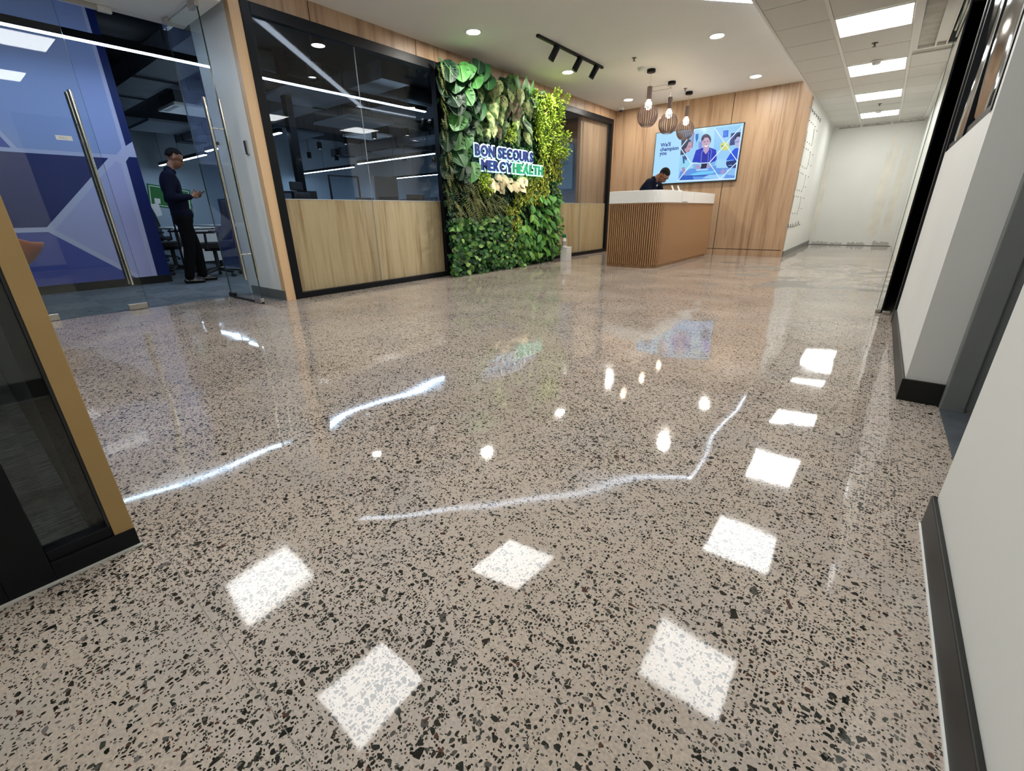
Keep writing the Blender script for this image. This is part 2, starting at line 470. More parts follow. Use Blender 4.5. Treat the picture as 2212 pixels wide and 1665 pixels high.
# ------------------------------------------------------------------ mesh builder
class MB:
    def __init__(self):
        self.v, self.f, self.c, self.mi = [], [], [], []
        self.col = None
        self.m = 0

    def face(self, idx):
        self.f.append(tuple(idx))
        self.c.append(self.col)
        self.mi.append(self.m)

    def add(self, verts, faces):
        o = len(self.v)
        self.v.extend([tuple(p) for p in verts])
        for f in faces:
            self.face([o + i for i in f])
        return self

    def box(self, x0, x1, y0, y1, z0, z1, M=None):
        vs = [Vector((x, y, z)) for z in (z0, z1) for y in (y0, y1) for x in (x0, x1)]
        if M is not None:
            vs = [M @ p for p in vs]
        return self.add(vs, [(0, 2, 3, 1), (4, 5, 7, 6), (0, 1, 5, 4), (2, 6, 7, 3), (0, 4, 6, 2), (1, 3, 7, 5)])

    def rbox(self, x0, x1, y0, y1, z0, z1, r=0.01, n=3, M=None):
        """box with its vertical edges rounded"""
        pts = []
        for (cx, cy, a0) in ((x1 - r, y1 - r, 0), (x0 + r, y1 - r, 90), (x0 + r, y0 + r, 180), (x1 - r, y0 + r, 270)):
            for k in range(n + 1):
                a = math.radians(a0 + 90 * k / n)
                pts.append((cx + r * math.cos(a), cy + r * math.sin(a)))
        return self.prism(pts, z0, z1, M)

    def prism(self, pts, z0, z1, M=None):
        n = len(pts)
        vs = [Vector((p[0], p[1], z0)) for p in pts] + [Vector((p[0], p[1], z1)) for p in pts]
        if M is not None:
            vs = [M @ p for p in vs]
        fs = [tuple(range(n - 1, -1, -1)), tuple(range(n, 2 * n))]
        fs += [(i, (i + 1) % n, n + (i + 1) % n, n + i) for i in range(n)]
        return self.add(vs, fs)

    def cyl(self, p0, p1, r0, r1=None, n=16, caps=True):
        r1 = r0 if r1 is None else r1
        p0, p1 = Vector(p0), Vector(p1)
        d = (p1 - p0).normalized()
        a = d.orthogonal().normalized()
        b = d.cross(a)
        vs = []
        for (p, r) in ((p0, r0), (p1, r1)):
            for k in range(n):
                t = 2 * PI * k / n
                vs.append(p + a * (r * math.cos(t)) + b * (r * math.sin(t)))
        fs = [(i, (i + 1) % n, n + (i + 1) % n, n + i) for i in range(n)]
        if caps:
            fs += [tuple(range(n - 1, -1, -1)), tuple(range(n, 2 * n))]
        return self.add(vs, fs)

    def lathe(self, prof, n=24, center=(0, 0, 0), M=None):
        c = Vector(center)
        vs, fs = [], []
        for (r, z) in prof:
            for k in range(n):
                t = 2 * PI * k / n
                p = c + Vector((r * math.cos(t), r * math.sin(t), z))
                vs.append(M @ p if M is not None else p)
        for j in range(len(prof) - 1):
            for k in range(n):
                fs.append((j * n + k, j * n + (k + 1) % n, (j + 1) * n + (k + 1) % n, (j + 1) * n + k))
        return self.add(vs, fs)

    def tube(self, path, rad, n=8):
        path = [Vector(p) for p in path]
        rr = rad if isinstance(rad, (list, tuple)) else [rad] * len(path)
        vs, fs = [], []
        t0 = (path[1] - path[0]).normalized()
        a = t0.orthogonal().normalized()
        for i, p in enumerate(path):
            t = (path[min(i + 1, len(path) - 1)] - path[max(i - 1, 0)]).normalized()
            a = (a - t * a.dot(t)).normalized()
            b = t.cross(a)
            for k in range(n):
                q = 2 * PI * k / n
                vs.append(p + (a * math.cos(q) + b * math.sin(q)) * rr[i])
        for i in range(len(path) - 1):
            for k in range(n):
                fs.append((i * n + k, i * n + (k + 1) % n, (i + 1) * n + (k + 1) % n, (i + 1) * n + k))
        fs += [tuple(range(n - 1, -1, -1)), tuple(range((len(path) - 1) * n, len(path) * n))]
        return self.add(vs, fs)

    def mesh(self, name, mats, smooth=False):
        me = bpy.data.meshes.new(name)
        me.from_pydata(self.v, [], self.f)
        for m in (mats if isinstance(mats, (list, tuple)) else [mats]):
            me.materials.append(MATS[m] if isinstance(m, str) else m)
        if any(self.mi):
            me.polygons.foreach_set('material_index', self.mi)
        if any(c is not None for c in self.c):
            at_ = me.attributes.new('Col', 'FLOAT_COLOR', 'CORNER')
            buf = []
            for f, c in zip(self.f, self.c):
                if c is None:
                    c = (0.5, 0.5, 0.5)
                if isinstance(c[0], (tuple, list)):
                    for q in c:
                        buf.extend((*q, 1.0))
                else:
                    buf.extend((*c, 1.0) * len(f))
            at_.data.foreach_set('color', buf)
        if smooth:
            me.polygons.foreach_set('use_smooth', [True] * len(me.polygons))
        me.update()
        return me

    def build(self, name, mats, parent=None, smooth=False, bevel=0.0, segs=2, loc=None, world=False):
        """world=True: the coordinates are world ones although the parent sits elsewhere"""
        me = self.mesh(name, mats, smooth)
        o = bpy.data.objects.new(name, me)
        COL.objects.link(o)
        if parent is not None:
            o.parent = parent
            if world:
                o.matrix_parent_inverse = pmat(parent).inverted()
        if loc is not None:
            o.location = loc
        if bevel:
            md = o.modifiers.new('bevel', 'BEVEL')
            md.width = bevel
            md.segments = segs
            md.limit_method = 'ANGLE'
        if smooth and not bevel:
            sharp(me)
        return o


def pmat(o):
    m = o.matrix_basis.copy()
    if o.parent is not None:
        m = pmat(o.parent) @ o.matrix_parent_inverse @ m
    return m


def sharp(me, deg=40):
    try:
        me.set_sharp_from_angle(angle=math.radians(deg))
    except Exception:
        pass


def tag(o, label=None, cat=None, group=None, kind=None):
    if label:
        o['label'] = label
    if cat:
        o['category'] = cat
    if group:
        o['group'] = group
    if kind:
        o['kind'] = kind
    return o


def empty(name, loc, label, cat, group=None, rz=0.0, kind=None):
    o = bpy.data.objects.new(name, None)
    o.empty_display_size = 0.1
    COL.objects.link(o)
    o.location = loc
    o.rotation_euler = (0, 0, rz)
    return tag(o, label, cat, group, kind)


def copy_tree(o, parent=None):
    c = o.copy()
    COL.objects.link(c)
    c.parent = parent
    for ch in list(o.children):
        copy_tree(ch, c)
    return c


def box_obj(name, dims, mat, parent=None, bevel=0.0, **kw):
    return MB().box(*dims).build(name, mat, parent, bevel=bevel, **kw)


def struct(o, label=None):
    return tag(o, label, None, None, 'structure')

# ================================================================== THE SETTING
XL, XD, YB, ZC, ZT = -5.03, -5.87, 10.10, 2.90, 2.66
XC = -1.37            # corridor's left edge
YF = 14.2             # far wall of the corridor

# ---- floors
fl = MB()
fl.prism([(-5.87, -4), (0.6, -4), (0.6, YF), (-1.9, YF), (-1.9, YB + 0.1), (-5.1, YB + 0.1), (-5.1, 2.25), (-5.87, 2.25)], -0.12, 0.0)
floor = struct(fl.build('floor', 'terrazzo'), 'polished terrazzo floor with dark stone chips')
box_obj('saw_cut_joint', (-1.46, 0.28, 0.0, 0.0016, -0.001, 0.0004), 'joint_dark', floor).rotation_euler = (0, 0, 0)
bpy.data.objects['saw_cut_joint'].location = (0, 0.128, 0)
bpy.data.objects['saw_cut_joint'].rotation_euler = (0, 0, 0.02 * -1)
of = MB()
of.prism([(-17, -4), (-5.87, -4), (-5.87, 2.25), (-5.1, 2.25), (-5.1, 15.5), (-17, 15.5)], -0.12, 0.001)
struct(of.build('floor_office', 'carpet_grey'), 'grey carpet tiles of the office behind the glass')

# ---- lobby ceiling (raised) and lowered ceiling with the diagonal edge
nd = Vector((0.754, -0.657))          # normal of the diagonal cove
def diag(x, d):
    return (nd.x * x - d) / -nd.y
def dpt(x, d):
    return (x, (nd.x * x - d) / 0.657)
D_LOW, S0, S1 = -4.42, -5.12, -5.20
A_ = dpt(-5.03, D_LOW)
B_ = dpt(XC, D_LOW)
lc = MB()
lc.prism([dpt(-5.12, D_LOW + 0.05), dpt(XC + 0.06, D_LOW + 0.05), (XC + 0.06, YB + 0.1), (-5.12, YB + 0.1)], ZC, ZC + 0.1)
ceiling_lobby = struct(lc.build('ceiling_lobby', 'paint_ceiling'), 'smooth grey-white raised lobby ceiling')
near = MB()
near.prism([(-5.95, -4), (0.6, -4), (0.6, B_[1] - 0.4), (XC, B_[1] - 0.4), (XC, B_[1]), A_, (-5.03, 2.25), (-5.95, 2.25)], ZT, ZC + 0.12)
struct(near.build('ceiling_entry', 'paint_bright'), 'lowered white ceiling over the entry side')
cc = MB()
cc.box(XC, 0.6, B_[1] - 0.4, YF + 0.1, ZT + 0.016, ZC + 0.12)
ceiling_corridor = struct(cc.build('ceiling_corridor', 'skim_grey'), 'white tile ceiling running down the corridor')

# corridor ceiling tiles and tees
TW = 0.687
rows = [4.33 + TW * k for k in range(15)]
cols = [(-1.345, -0.845), (-0.815, -0.175), (-0.145, 0.245)]
PANEL_ROWS = (0, 3, 6, 9, 12)        # rows of the middle bay that hold a lamp panel
tile_cache = {}
for ci, (x0, x1) in enumerate(cols):
    for ri, y0 in enumerate(rows):
        if y0 > YF - 0.05:
            continue
        y1 = min(y0 + TW, YF)
        if ci == 1 and ri in PANEL_ROWS:
            continue
        if ci == 2 and 6.0 < y0 < 8.1:
            continue            # open service slot
        key = (ci, round(y1 - y0, 3))
        if key not in tile_cache:
            tile_cache[key] = MB().box(x0 + 0.002, x1 - 0.002, 0.006, y1 - y0 - 0.006, -0.001, 0.012).mesh('ceiling_tile', 'tile_white')
        o = bpy.data.objects.new('ceiling_tile', tile_cache[key])
        COL.objects.link(o)
        o.parent = ceiling_corridor
        o.location = (0, y0, ZT + 0.002)
for xa, xb in ((-1.37, -1.345), (-0.845, -0.815), (-0.175, -0.145), (0.245, 0.34)):
    box_obj('ceiling_tee', (xa, xb, B_[1] - 0.4, YF, ZT - 0.006, ZT + 0.016), 'tee_white', ceiling_corridor)
# open service slot above the corridor
sl = MB()
sl.box(-0.145, -0.10, 6.0, 8.2, ZT - 0.012, ZT + 0.014)
sl.box(-0.10, 0.25, 8.15, 8.2, ZT - 0.012, ZT + 0.014)
sl.box(0.055, 0.075, 6.0, 8.15, ZT - 0.015, ZT + 0.014)
sl.box(0.155, 0.17, 6.0, 8.15, ZT - 0.015, ZT + 0.014)
sl.build('hatch_frame', 'tee_white', ceiling_corridor)
box_obj('hatch_board', (0.075, 0.155, 6.0, 8.0, ZT - 0.004, ZT + 0.012), 'paint_cream', ceiling_corridor)
hd = MB()
hd.box(0.17, 0.245, 6.0, 8.15, ZT + 0.006, ZT + 0.014)
hd.build('hatch_void', 'dark_room', ceiling_corridor)
hp = MB()
hp.tube([(0.195, 6.0, ZT - 0.01), (0.2, 6.8, ZT - 0.012), (0.195, 7.6, ZT - 0.01)], 0.012, 8)
hp.tube([(0.225, 6.0, ZT - 0.005), (0.222, 7.0, ZT - 0.008), (0.225, 7.9, ZT - 0.006)], 0.010, 8)
hp.build('hatch_pipe', 'brushed', ceiling_corridor, smooth=True)

# ---- back wall of the lobby, oak panels with dark shadow gaps
wb = box_obj('wall_back', (-5.2, XC - 0.02, YB + 0.02, YB + 0.14, 0, ZC), 'shadow_gap')
struct(wb, 'oak panelled back wall behind the reception desk')
for (x0, x1) in ((-5.03, -3.836), (-3.824, -2.636), (-2.624, -1.392)):
    box_obj('oak_panel', (x0, x1, YB, YB + 0.02, 0.132, ZC), 'oak_panel', wb)
    box_obj('oak_plinth_panel', (x0, x1, YB, YB + 0.02, 0.0, 0.12), 'oak_panel', wb)
box_obj('oak_edge', (-1.392, XC, YB, YB + 0.14, 0, ZC), 'oak_panel', wb)

# ---- corridor walls
wcl = struct(box_obj('wall_corridor_left', (XC - 0.12, XC, YB + 0.14, YF + 0.1, 0, ZT + 0.05), 'paint_cream'), 'cream corridor wall beyond the oak panelling')
box_obj('baseboard', (XC, XC + 0.012, YB + 0.14, YF, 0, 0.1), 'base_grey', wcl)
wf = struct(box_obj('wall_far', (XC - 0.1, 0.6, YF, YF + 0.12, 0, ZT + 0.05), 'paint_cream'), 'cream end wall of the corridor with raw filler patches')
rp = random.Random(3)
def patch(name, x0, x1, z0, z1, mat, parent, y):
    n = 14
    top = [(x0 + (x1 - x0) * k / n, z1 - (z1 - z0) * 0.5 * rp.random()) for k in range(n + 1)]
    bot = [(x1 - (x1 - x0) * k / n, z0 + (z1 - z0) * 0.12 * rp.random()) for k in range(n + 1)]
    pts = bot + top
    m = MB()
    m.add([(p[0], y, p[1]) for p in pts] + [(p[0], y + 0.003, p[1]) for p in pts],
          [tuple(range(len(pts)))] + [(i, (i + 1) % len(pts), len(pts) + (i + 1) % len(pts), len(pts) + i) for i in range(len(pts))])
    return m.build(name, mat, parent)
for (x0, x1, z0, z1) in ((-1.30, -0.95, 0.0, 0.1), (-0.92, -0.66, 0.01, 0.08), (-0.55, -0.20, 0.0, 0.09), (-0.06, 0.26, 0.0, 0.13)):
    patch('filler_patch', x0, x1, z0, z1, 'skim_grey', wf, YF - 0.002)
for (x0, x1) in ((-1.25, -0.85), (-0.8, -0.3), (-0.25, 0.28)):
    patch('filler_patch', x0, x1, ZT - 0.055, ZT - 0.004, 'skim_grey', wf, YF - 0.002)
for (x0, x1, z0, z1) in ((-1.36, -1.26, 0.12, 2.5), (-0.22, -0.02, 0.1, 2.6), (0.05, 0.2, 0.1, 2.6)):
    patch('filler_patch', x0, x1, z0, z1, 'skim_warm', wf, YF - 0.001)
box_obj('filler_line', (XC, 0.3, YF - 0.004, YF, 0, 0.012), 'base_grey', wf)

# ---- right-hand walls
wr = struct(box_obj('wall_right_corridor', (0.33, 0.45, 6.90, YF + 0.1, 0, ZT + 0.05), 'paint_cream'), 'cream right-hand wall of the corridor')
wm = MB()
wm.box(0.25, 0.39, 2.68, 4.60, 0, 1.21)
wm.box(0.25, 0.39, 2.68, 2.74, 1.21, ZT)
wm.box(0.25, 0.39, 4.56, 4.60, 1.21, ZT)
wrm = struct(wm.build('wall_right_middle', 'paint_white'), 'white half-height wall under the right-hand window')
bb = MB()
bb.prism([(0.238, 2.668), (0.395, 2.668), (0.395, 2.68), (0.25, 2.68), (0.25, 4.6), (0.238, 4.6)], 0, 0.105)
bb.m = 0
bbo = bb.build('baseboard_right_end', 'base_dark', None, bevel=0.003)
struct(bbo, 'dark vinyl skirting wrapping the white wall end')
wrn = struct(box_obj('wall_right_near', (0.29, 0.45, -4, 1.54, 0, ZT), 'paint_cream'), 'white wall edge filling the right foreground')
bn = MB()
bn.prism([(0.278, -4), (0.29, -4), (0.29, 1.54), (0.45, 1.54), (0.45, 1.552), (0.278, 1.552)], 0, 0.10)
struct(bn.build('baseboard_right_near', 'base_dark', None, bevel=0.003), 'dark skirting along the right foreground wall')
box_obj('filler_bead', (0.2735, 0.279, -4, 1.55, 0, 0.004), 'paint_white', bpy.data.objects['baseboard_right_near'])
# grey steel door frame in the recess between the two right-hand walls
df = MB()
df.box(0.39, 0.47, 2.63, 2.70, 0, ZT)
df.box(0.47, 0.62, 2.655, 2.70, 0, ZT)
d3 = struct(df.build('door_3', 'steel_grey', None, bevel=0.004), 'grey steel door frame in the right-hand recess')
lf = box_obj('door_leaf', (0.55, 0.60, 1.54, 2.655, 0.008, ZT), 'steel_grey', d3, bevel=0.003)
box_obj('door_sill', (0.39, 0.62, 1.54, 2.63, 0.0005, 0.004), 'mat_bluegrey', d3)
struct(box_obj('wall_right_return', (0.45, 0.75, 1.40, 1.54, 0, ZT), 'paint_white'), 'white return of the door recess')
# the dark side room behind the right-hand window and opening
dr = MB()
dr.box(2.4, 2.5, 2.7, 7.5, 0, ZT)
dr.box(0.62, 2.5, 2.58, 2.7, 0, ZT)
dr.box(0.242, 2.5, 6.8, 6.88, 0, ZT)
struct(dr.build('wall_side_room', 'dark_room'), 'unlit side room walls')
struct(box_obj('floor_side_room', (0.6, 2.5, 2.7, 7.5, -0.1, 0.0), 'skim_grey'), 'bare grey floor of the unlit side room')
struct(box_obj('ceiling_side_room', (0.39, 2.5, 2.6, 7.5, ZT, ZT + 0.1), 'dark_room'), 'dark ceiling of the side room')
# black framed window in the right wall
w3 = MB()
w3.box(0.245, 0.33, 2.74, 2.79, 1.21, ZT)
w3.box(0.245, 0.33, 4.50, 4.56, 1.21, ZT)
w3.box(0.245, 0.33, 3.60, 3.66, 1.21, ZT)
w3.box(0.255, 0.33, 2.74, 4.56, 1.21, 1.25)
win3 = struct(w3.build('window_3', 'black_metal'), 'black framed window covered in wrinkled clear film')
for (y0, y1) in ((2.79, 3.60), (3.66, 4.50)):
    g = MB()
    g.box(0.285, 0.293, y0, y1, 1.25, ZT)
    g.build('pane', 'glass_window', win3)
    # protective film hanging in loose folds in front of the pane
    fm = MB()
    ny, nz = 26, 22
    vs = []
    for j in range(nz + 1):
        for i in range(ny + 1):
            yy = y0 + 0.02 + (y1 - y0 - 0.04) * i / ny
            zz = 1.27 + (ZT - 1.29) * j / nz + (0.05 * math.sin(yy * 9) if j == 0 else 0)
            vs.append((0.266 + 0.010 * math.sin(yy * 11 + zz * 2.2) + 0.007 * math.sin(zz * 5.5 + yy * 4), yy, zz))
    fs = [(j * (ny + 1) + i, j * (ny + 1) + i + 1, (j + 1) * (ny + 1) + i + 1, (j + 1) * (ny + 1) + i) for j in range(nz) for i in range(ny)]
    fm.add(vs, fs)
    fm.build('protective_film', 'glass_film', win3, smooth=True)
# black door frame and glass leaf standing open
d4 = MB()
d4.box(0.235, 0.34, 4.60, 4.70, 0, ZT)
d4.box(0.245, 0.47, 4.715, 4.74, 0, ZT)
d4.prism([(0.166, 5.0), (0.180, 5.0), (0.248, 6.8), (0.238, 6.8)], 0, ZT)
door4 = struct(d4.build('door_4', 'black_metal', None, bevel=0.003), 'black framed glass door into the unlit side room')
box_obj('frame_bead', (0.236, 0.244, 4.703, 4.711, 0, ZT), 'brushed', door4)
gm = MB()
gm.prism([(0.134, 5.0), (0.146, 5.0), (0.171, 5.85), (0.159, 5.85)], 0.012, ZT - 0.03)
gm.build('pane', 'glass_clear', door4)
box_obj('pane_edge', (0.134, 0.1375, 4.996, 5.0, 0.012, ZT - 0.03), 'glass_edge', door4)
box_obj('patch_fitting', (0.128, 0.166, 4.985, 5.12, 0.004, 0.03), 'brushed', door4, bevel=0.003)
box_obj('floor_stop', (0.175, 0.23, 4.93, 4.97, 0.0, 0.03), 'brushed', door4, bevel=0.004)

# ---- left wall with the two big windows
trim1 = struct(box_obj('trim_1', (-5.10, -5.015, 2.305, 2.405, 0, ZC), 'oak_trim'), 'pale oak trim beside the large office window')
wl = MB()
wl.box(-5.13, -5.05, 2.405, YB, 2.727, ZC + 0.02)
wl.box(-5.13, -5.05, 4.86, 7.35, 0, 2.727)
wl.box(-5.13, -5.05, 9.99, YB + 0.02, 0, 2.727)
wll = struct(wl.build('wall_left', 'shadow_gap'), 'left window wall with an oak band above the glass')
jy = [2.405, 3.096, 4.49, 5.88, 7.33, 8.72, YB]
for a, b in zip(jy[:-1], jy[1:]):
    box_obj('oak_band_panel', (-5.05, -5.02, a + 0.005, b - 0.005, 2.727, ZC), 'oak_panel', wll)
box_obj('oak_corner_panel', (-5.05, -5.02, 10.0, YB, 0, 2.727), 'oak_panel', wll)


def big_window(n, y0, y1, joint, label):
    fr = MB()
    w = 0.085
    fr.box(-5.09, -5.005, y0, y0 + w, 0, 2.727)
    fr.box(-5.09, -5.005, y1 - w, y1, 0, 2.727)
    fr.box(-5.09, -5.005, y0 + w, y1 - w, 0, 0.065)
    fr.box(-5.09, -5.005, y0 + w, y1 - w, 2.727 - 0.10, 2.727)
    wo = struct(fr.build('window_%d' % n, 'black_metal', None, bevel=0.003), label)
    for (a, b) in ((y0 + w, joint - 0.002), (joint + 0.002, y1 - w)):
        g = MB()
        g.box(-5.05, -5.04, a, b, 0.065, 2.627)
        g.build('pane', 'glass_window', wo)
        m = MB()
        m.box(-5.095, -5.07, a + (0 if a < joint - 0.1 else 0.0015), b, 0.0, 1.045)
        m.build('wainscot_panel', 'oak_light', wo)
        box_obj('wainscot_cap', (-5.10, -5.065, a, b, 1.045, 1.052), 'white_plastic', wo)
    box_obj('glass_joint', (-5.051, -5.039, joint - 0.0016, joint + 0.0016, 0.065, 2.627), 'grey_plastic', wo)
    return wo


big_window(1, 2.405, 4.86, 3.60, 'large black framed office window left of the plant wall')
win2 = big_window(2, 7.35, 9.99, 8.75, 'black framed office window right of the plant wall')
struct(box_obj('wall_office_oak', (-5.20, -5.13, 8.80, 10.02, 0, 2.72), 'oak_panel'), 'oak clad partition seen through the right-hand window')

# ---- white return wall by the glass doors
wret = struct(box_obj('wall_return', (-5.95, -5.10, 2.31, 2.40, 0, ZC), 'paint_bright'), 'white return wall beside the open glass door')
struct(box_obj('baseboard_return', (-5.87, -5.02, 2.298, 2.31, 0, 0.105), 'base_grey'), 'grey skirting of the white return wall')
box_obj('return_edge', (-5.10, -5.016, 2.3051, 2.312, 0, ZC), 'paint_bright', wret)
struct(box_obj('wall_above_door', (-5.97, -5.87, -4, 2.25, ZT - 0.005, 3.4), 'paint_white'), 'white bulkhead above the glass doors')

# ---- near-left glazed room with the yellow post
nl = MB()
nl.box(-1.53, -1.47, 0.084, 0.127, 0.055, ZT)
tr2 = struct(nl.build('trim_2', 'yellow_laminate', None, bevel=0.001), 'mustard laminate post at the left foreground corner')
n2 = MB()
n2.box(-1.53, -1.466, -0.13, -0.045, 0, ZT)
n2.box(-1.53, -1.466, -0.045, 0.127, 0, 0.055)
n2.box(-1.52, -1.475, -0.045, 0.084, 0.055, 0.085)
n2.box(-1.53, -1.466, -3.9, -0.13, 0, 0.12)
n2.box(-1.52, -1.47, -2.0, -1.92, 0, ZT)
win4 = struct(n2.build('window_4', 'black_metal', None, bevel=0.002), 'black framed glazing left of the mustard post')
g = MB()
g.box(-1.503, -1.495, -0.045, 0.084, 0.085, ZT)
g.box(-1.503, -1.495, -3.9, -0.13, 0.12, ZT)
g.build('pane', 'glass_clear', win4)
box_obj('glass_gasket', (-1.493, -1.474, 0.078, 0.084, 0.085, ZT), 'black_plastic', win4)
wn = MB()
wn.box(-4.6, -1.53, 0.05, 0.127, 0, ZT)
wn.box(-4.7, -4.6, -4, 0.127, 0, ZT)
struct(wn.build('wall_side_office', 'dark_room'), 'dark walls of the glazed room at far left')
struct(box_obj('floor_side_office', (-4.6, -1.47, -4, 0.06, -0.05, 0.003), 'carpet_dark'), 'dark carpet inside the glazed room')
bar = MB()
bar.box(-2.1, -2.05, -0.3, 0.02, 0.42, 0.46)
bar.box(-2.1, -2.05, -0.3, -0.27, 0, 0.42)
bar.build('inner_rail', 'black_metal', win4)
box_obj('carpet_edge_bead', (-1.466, -1.455, -3.9, 0.13, 0, 0.004), 'skim_grey', win4)
# back of the entry hall, behind the viewer
struct(box_obj('wall_entry', (-5.95, 0.6, -4.1, -4.0, 0, ZT), 'paint_white'), 'white wall at the back of the entry hall')

# ---- office shell
os_ = MB()
os_.box(-17.1, -17.0, -4, 15.5, 0, 3.6)
os_.box(-17.0, -5.1, 15.4, 15.5, 0, 3.6)
os_.box(-17.0, -5.9, -4.1, -4.0, 0, 3.6)
woff = struct(os_.build('wall_office', 'paint_office'), 'pale far walls of the open office')
box_obj('baseboard', (-17.0, -16.985, -4, 15.4, 0, 0.1), 'base_dark', woff)
struct(box_obj('ceiling_office', (-17.1, -5.13, -4.1, 15.5, 3.55, 3.65), 'deck_black'), 'black exposed office ceiling deck')

# ================================================================== LAMPS
panel_spots = [  # x, y, label
    (-0.495, rows[3] + TW / 2, 'nearest and largest of the four corridor ceiling light panels'),
    (-0.495, rows[6] + TW / 2, 'second corridor ceiling light panel from the front'),
    (-0.495, rows[9] + TW / 2, 'third corridor ceiling light panel from the front'),
    (-0.495, rows[12] + TW / 2, 'farthest corridor ceiling light panel beside the end wall'),
    (-0.495, rows[0] + TW / 2, 'corridor ceiling light panel mirrored in the floor beside the right skirting'),
    (-0.50, 2.88, 'overhead light panel mirrored as a bright square in the lower right floor'),
    (-0.50, 0.80, 'overhead light panel above the right foreground floor'),
    (-2.36, 2.95, 'overhead light panel mirrored as a diamond in the middle of the floor'),
    (-2.38, 1.13, 'overhead light panel mirrored as a bright square in the lower middle floor'),
    (-4.20, 1.16, 'overhead light panel mirrored as a bright square in the lower left floor'),
    (-5.35, -0.80, 'overhead light panel mirrored at the left edge of the floor'),
    (-2.38, -0.75, 'overhead light panel above the entry side'),
]
pf = MB()
for (a, b, c, d) in ((-0.318, 0.318, -0.335, -0.318), (-0.318, 0.318, 0.318, 0.335), (-0.318, -0.305, -0.318, 0.318), (0.305, 0.318, -0.318, 0.318)):
    pf.box(a, b, c, d, -0.006, 0.012)
pf_me = pf.mesh('frame', 'tee_white')
pd = MB()
pd.rbox(-0.305, 0.305, -0.318, 0.318, -0.003, 0.010, r=0.015)
pd_me = pd.mesh('diffuser', 'panel_emit')
for (x, y, lab) in panel_spots:
    t = empty('ceiling_light_panel', (x, y, ZT - 0.003), lab, 'ceiling light', 'square ceiling light panels')
    for nm, me in (('frame', pf_me), ('diffuser', pd_me)):
        o = bpy.data.objects.new(nm, me)
        COL.objects.link(o)
        o.parent = t

# recessed lobby downlights
ring = MB().lathe([(0.078, 0.0), (0.095, -0.004), (0.098, 0.0), (0.098, 0.004), (0.078, 0.004), (0.078, 0.0)], 32).mesh('trim_ring', 'paint_ceiling', True)
disc = MB().lathe([(0.0005, -0.001), (0.078, -0.001), (0.078, 0.003), (0.0005, 0.003)], 32).mesh('lens', 'down_emit')
for (x, y, lab) in ((-4.32, 4.80, 'round ceiling downlight nearest the large office window'),
                    (-4.32, 6.95, 'round ceiling downlight beside the middle track spotlight'),
                    (-4.38, 9.30, 'round ceiling downlight beside the dome camera'),
                    (-2.11, 6.90, 'round ceiling downlight nearest the corridor on the right'),
                    (-2.12, 9.22, 'round ceiling downlight above the oak wall right of the screen')):
    t = empty('downlight', (x, y, ZC - 0.004), lab, 'downlight', 'lobby downlights')
    for nm, me in (('trim_ring', ring), ('lens', disc)):
        o = bpy.data.objects.new(nm, me)
        COL.objects.link(o)
        o.parent = t

# bluish linear cove light: diagonal run and the run along the corridor edge
cs = MB()
a0, a1, b0, b1 = dpt(-4.62, S1), dpt(-1.56, S1), dpt(-4.62, S0), dpt(-1.42, S0)
cs.prism([b0, b1, a1, a0], ZC - 0.012, ZC - 0.002)
cs.box(-1.50, -1.43, a1[1] - 0.05, YB - 0.02, ZC - 0.012, ZC - 0.002)
tag(cs.build('cove_light', 'strip_emit'), 'bluish linear cove light along the raised ceiling edge', 'cove light')

# track with three heads
tr = empty('track_light', (-3.78, 6.2, ZC), 'black ceiling track with three cylinder spotlights aimed at the plants', 'track light')
MB().box(-0.018, 0.018, -0.84, 0.86, -0.03, 0).build('rail', 'black_metal', tr, bevel=0.002)
for (dy, aim) in ((-0.46, (-4.75, 5.15, 1.7)), (0.13, (-4.75, 5.85, 1.5)), (0.61, (-4.75, 6.75, 1.6))):
    p = Vector((0, dy, -0.115))
    d = (Vector(aim) - (Vector((-3.78, 6.2, ZC)) + p)).normalized()
    tl = Vector((-0.42, -0.28, -0.86)).normalized()
    h = MB()
    h.cyl(p - tl * 0.085, p + tl * 0.085, 0.042, n=24)
    ho = h.build('spot_head', 'black_metal', tr, smooth=True, bevel=0.002)
    s = MB()
    s.cyl((0, dy, -0.03), (0, dy, -0.10), 0.010, n=10)
    s.build('stem', 'black_metal', ho)
    ld = bpy.data.lights.new('track_spot', 'SPOT')
    ld.energy = SPOT_W
    ld.color = (1.0, 0.93, 0.80)
    ld.spot_size = math.radians(52)
    ld.spot_blend = 0.6
    ld.shadow_soft_size = 0.03
    lo = bpy.data.objects.new('track_spot', ld)
    COL.objects.link(lo)
    lo.parent = ho
    wp = p + tl * 0.092
    lo.location = wp
    dd = Vector(aim) - (Vector((-3.78, 6.2, ZC)) + wp)
    lo.rotation_euler = dd.to_track_quat('-Z', 'Y').to_euler()

# three caged pendants above the desk
rib_prof = []
for k in range(15):
    t = k / 14
    a = math.radians(28 + 118 * t)          # from the socket down to the open bottom
    rib_prof.append((0.155 * math.sin(a) * (1 - 0.06 * t) + 0.012 * (1 - t), -0.46 - 0.17 * (1 - math.cos(a)) * 0.98))
rm = MB()
vs = []
for (r, z) in rib_prof:
    for (dr, dy) in ((-0.002, -0.008), (0.003, -0.008), (0.003, 0.008), (-0.002, 0.008)):
        vs.append((r + dr, dy, z))
fs = []
for j in range(len(rib_prof) - 1):
    for k in range(4):
        fs.append((j * 4 + k, j * 4 + (k + 1) % 4, (j + 1) * 4 + (k + 1) % 4, (j + 1) * 4 + k))
rm.add(vs, fs + [(0, 1, 2, 3), (len(vs) - 1, len(vs) - 2, len(vs) - 3, len(vs) - 4)])
rib_me = rm.mesh('rib', 'bronze_rib')
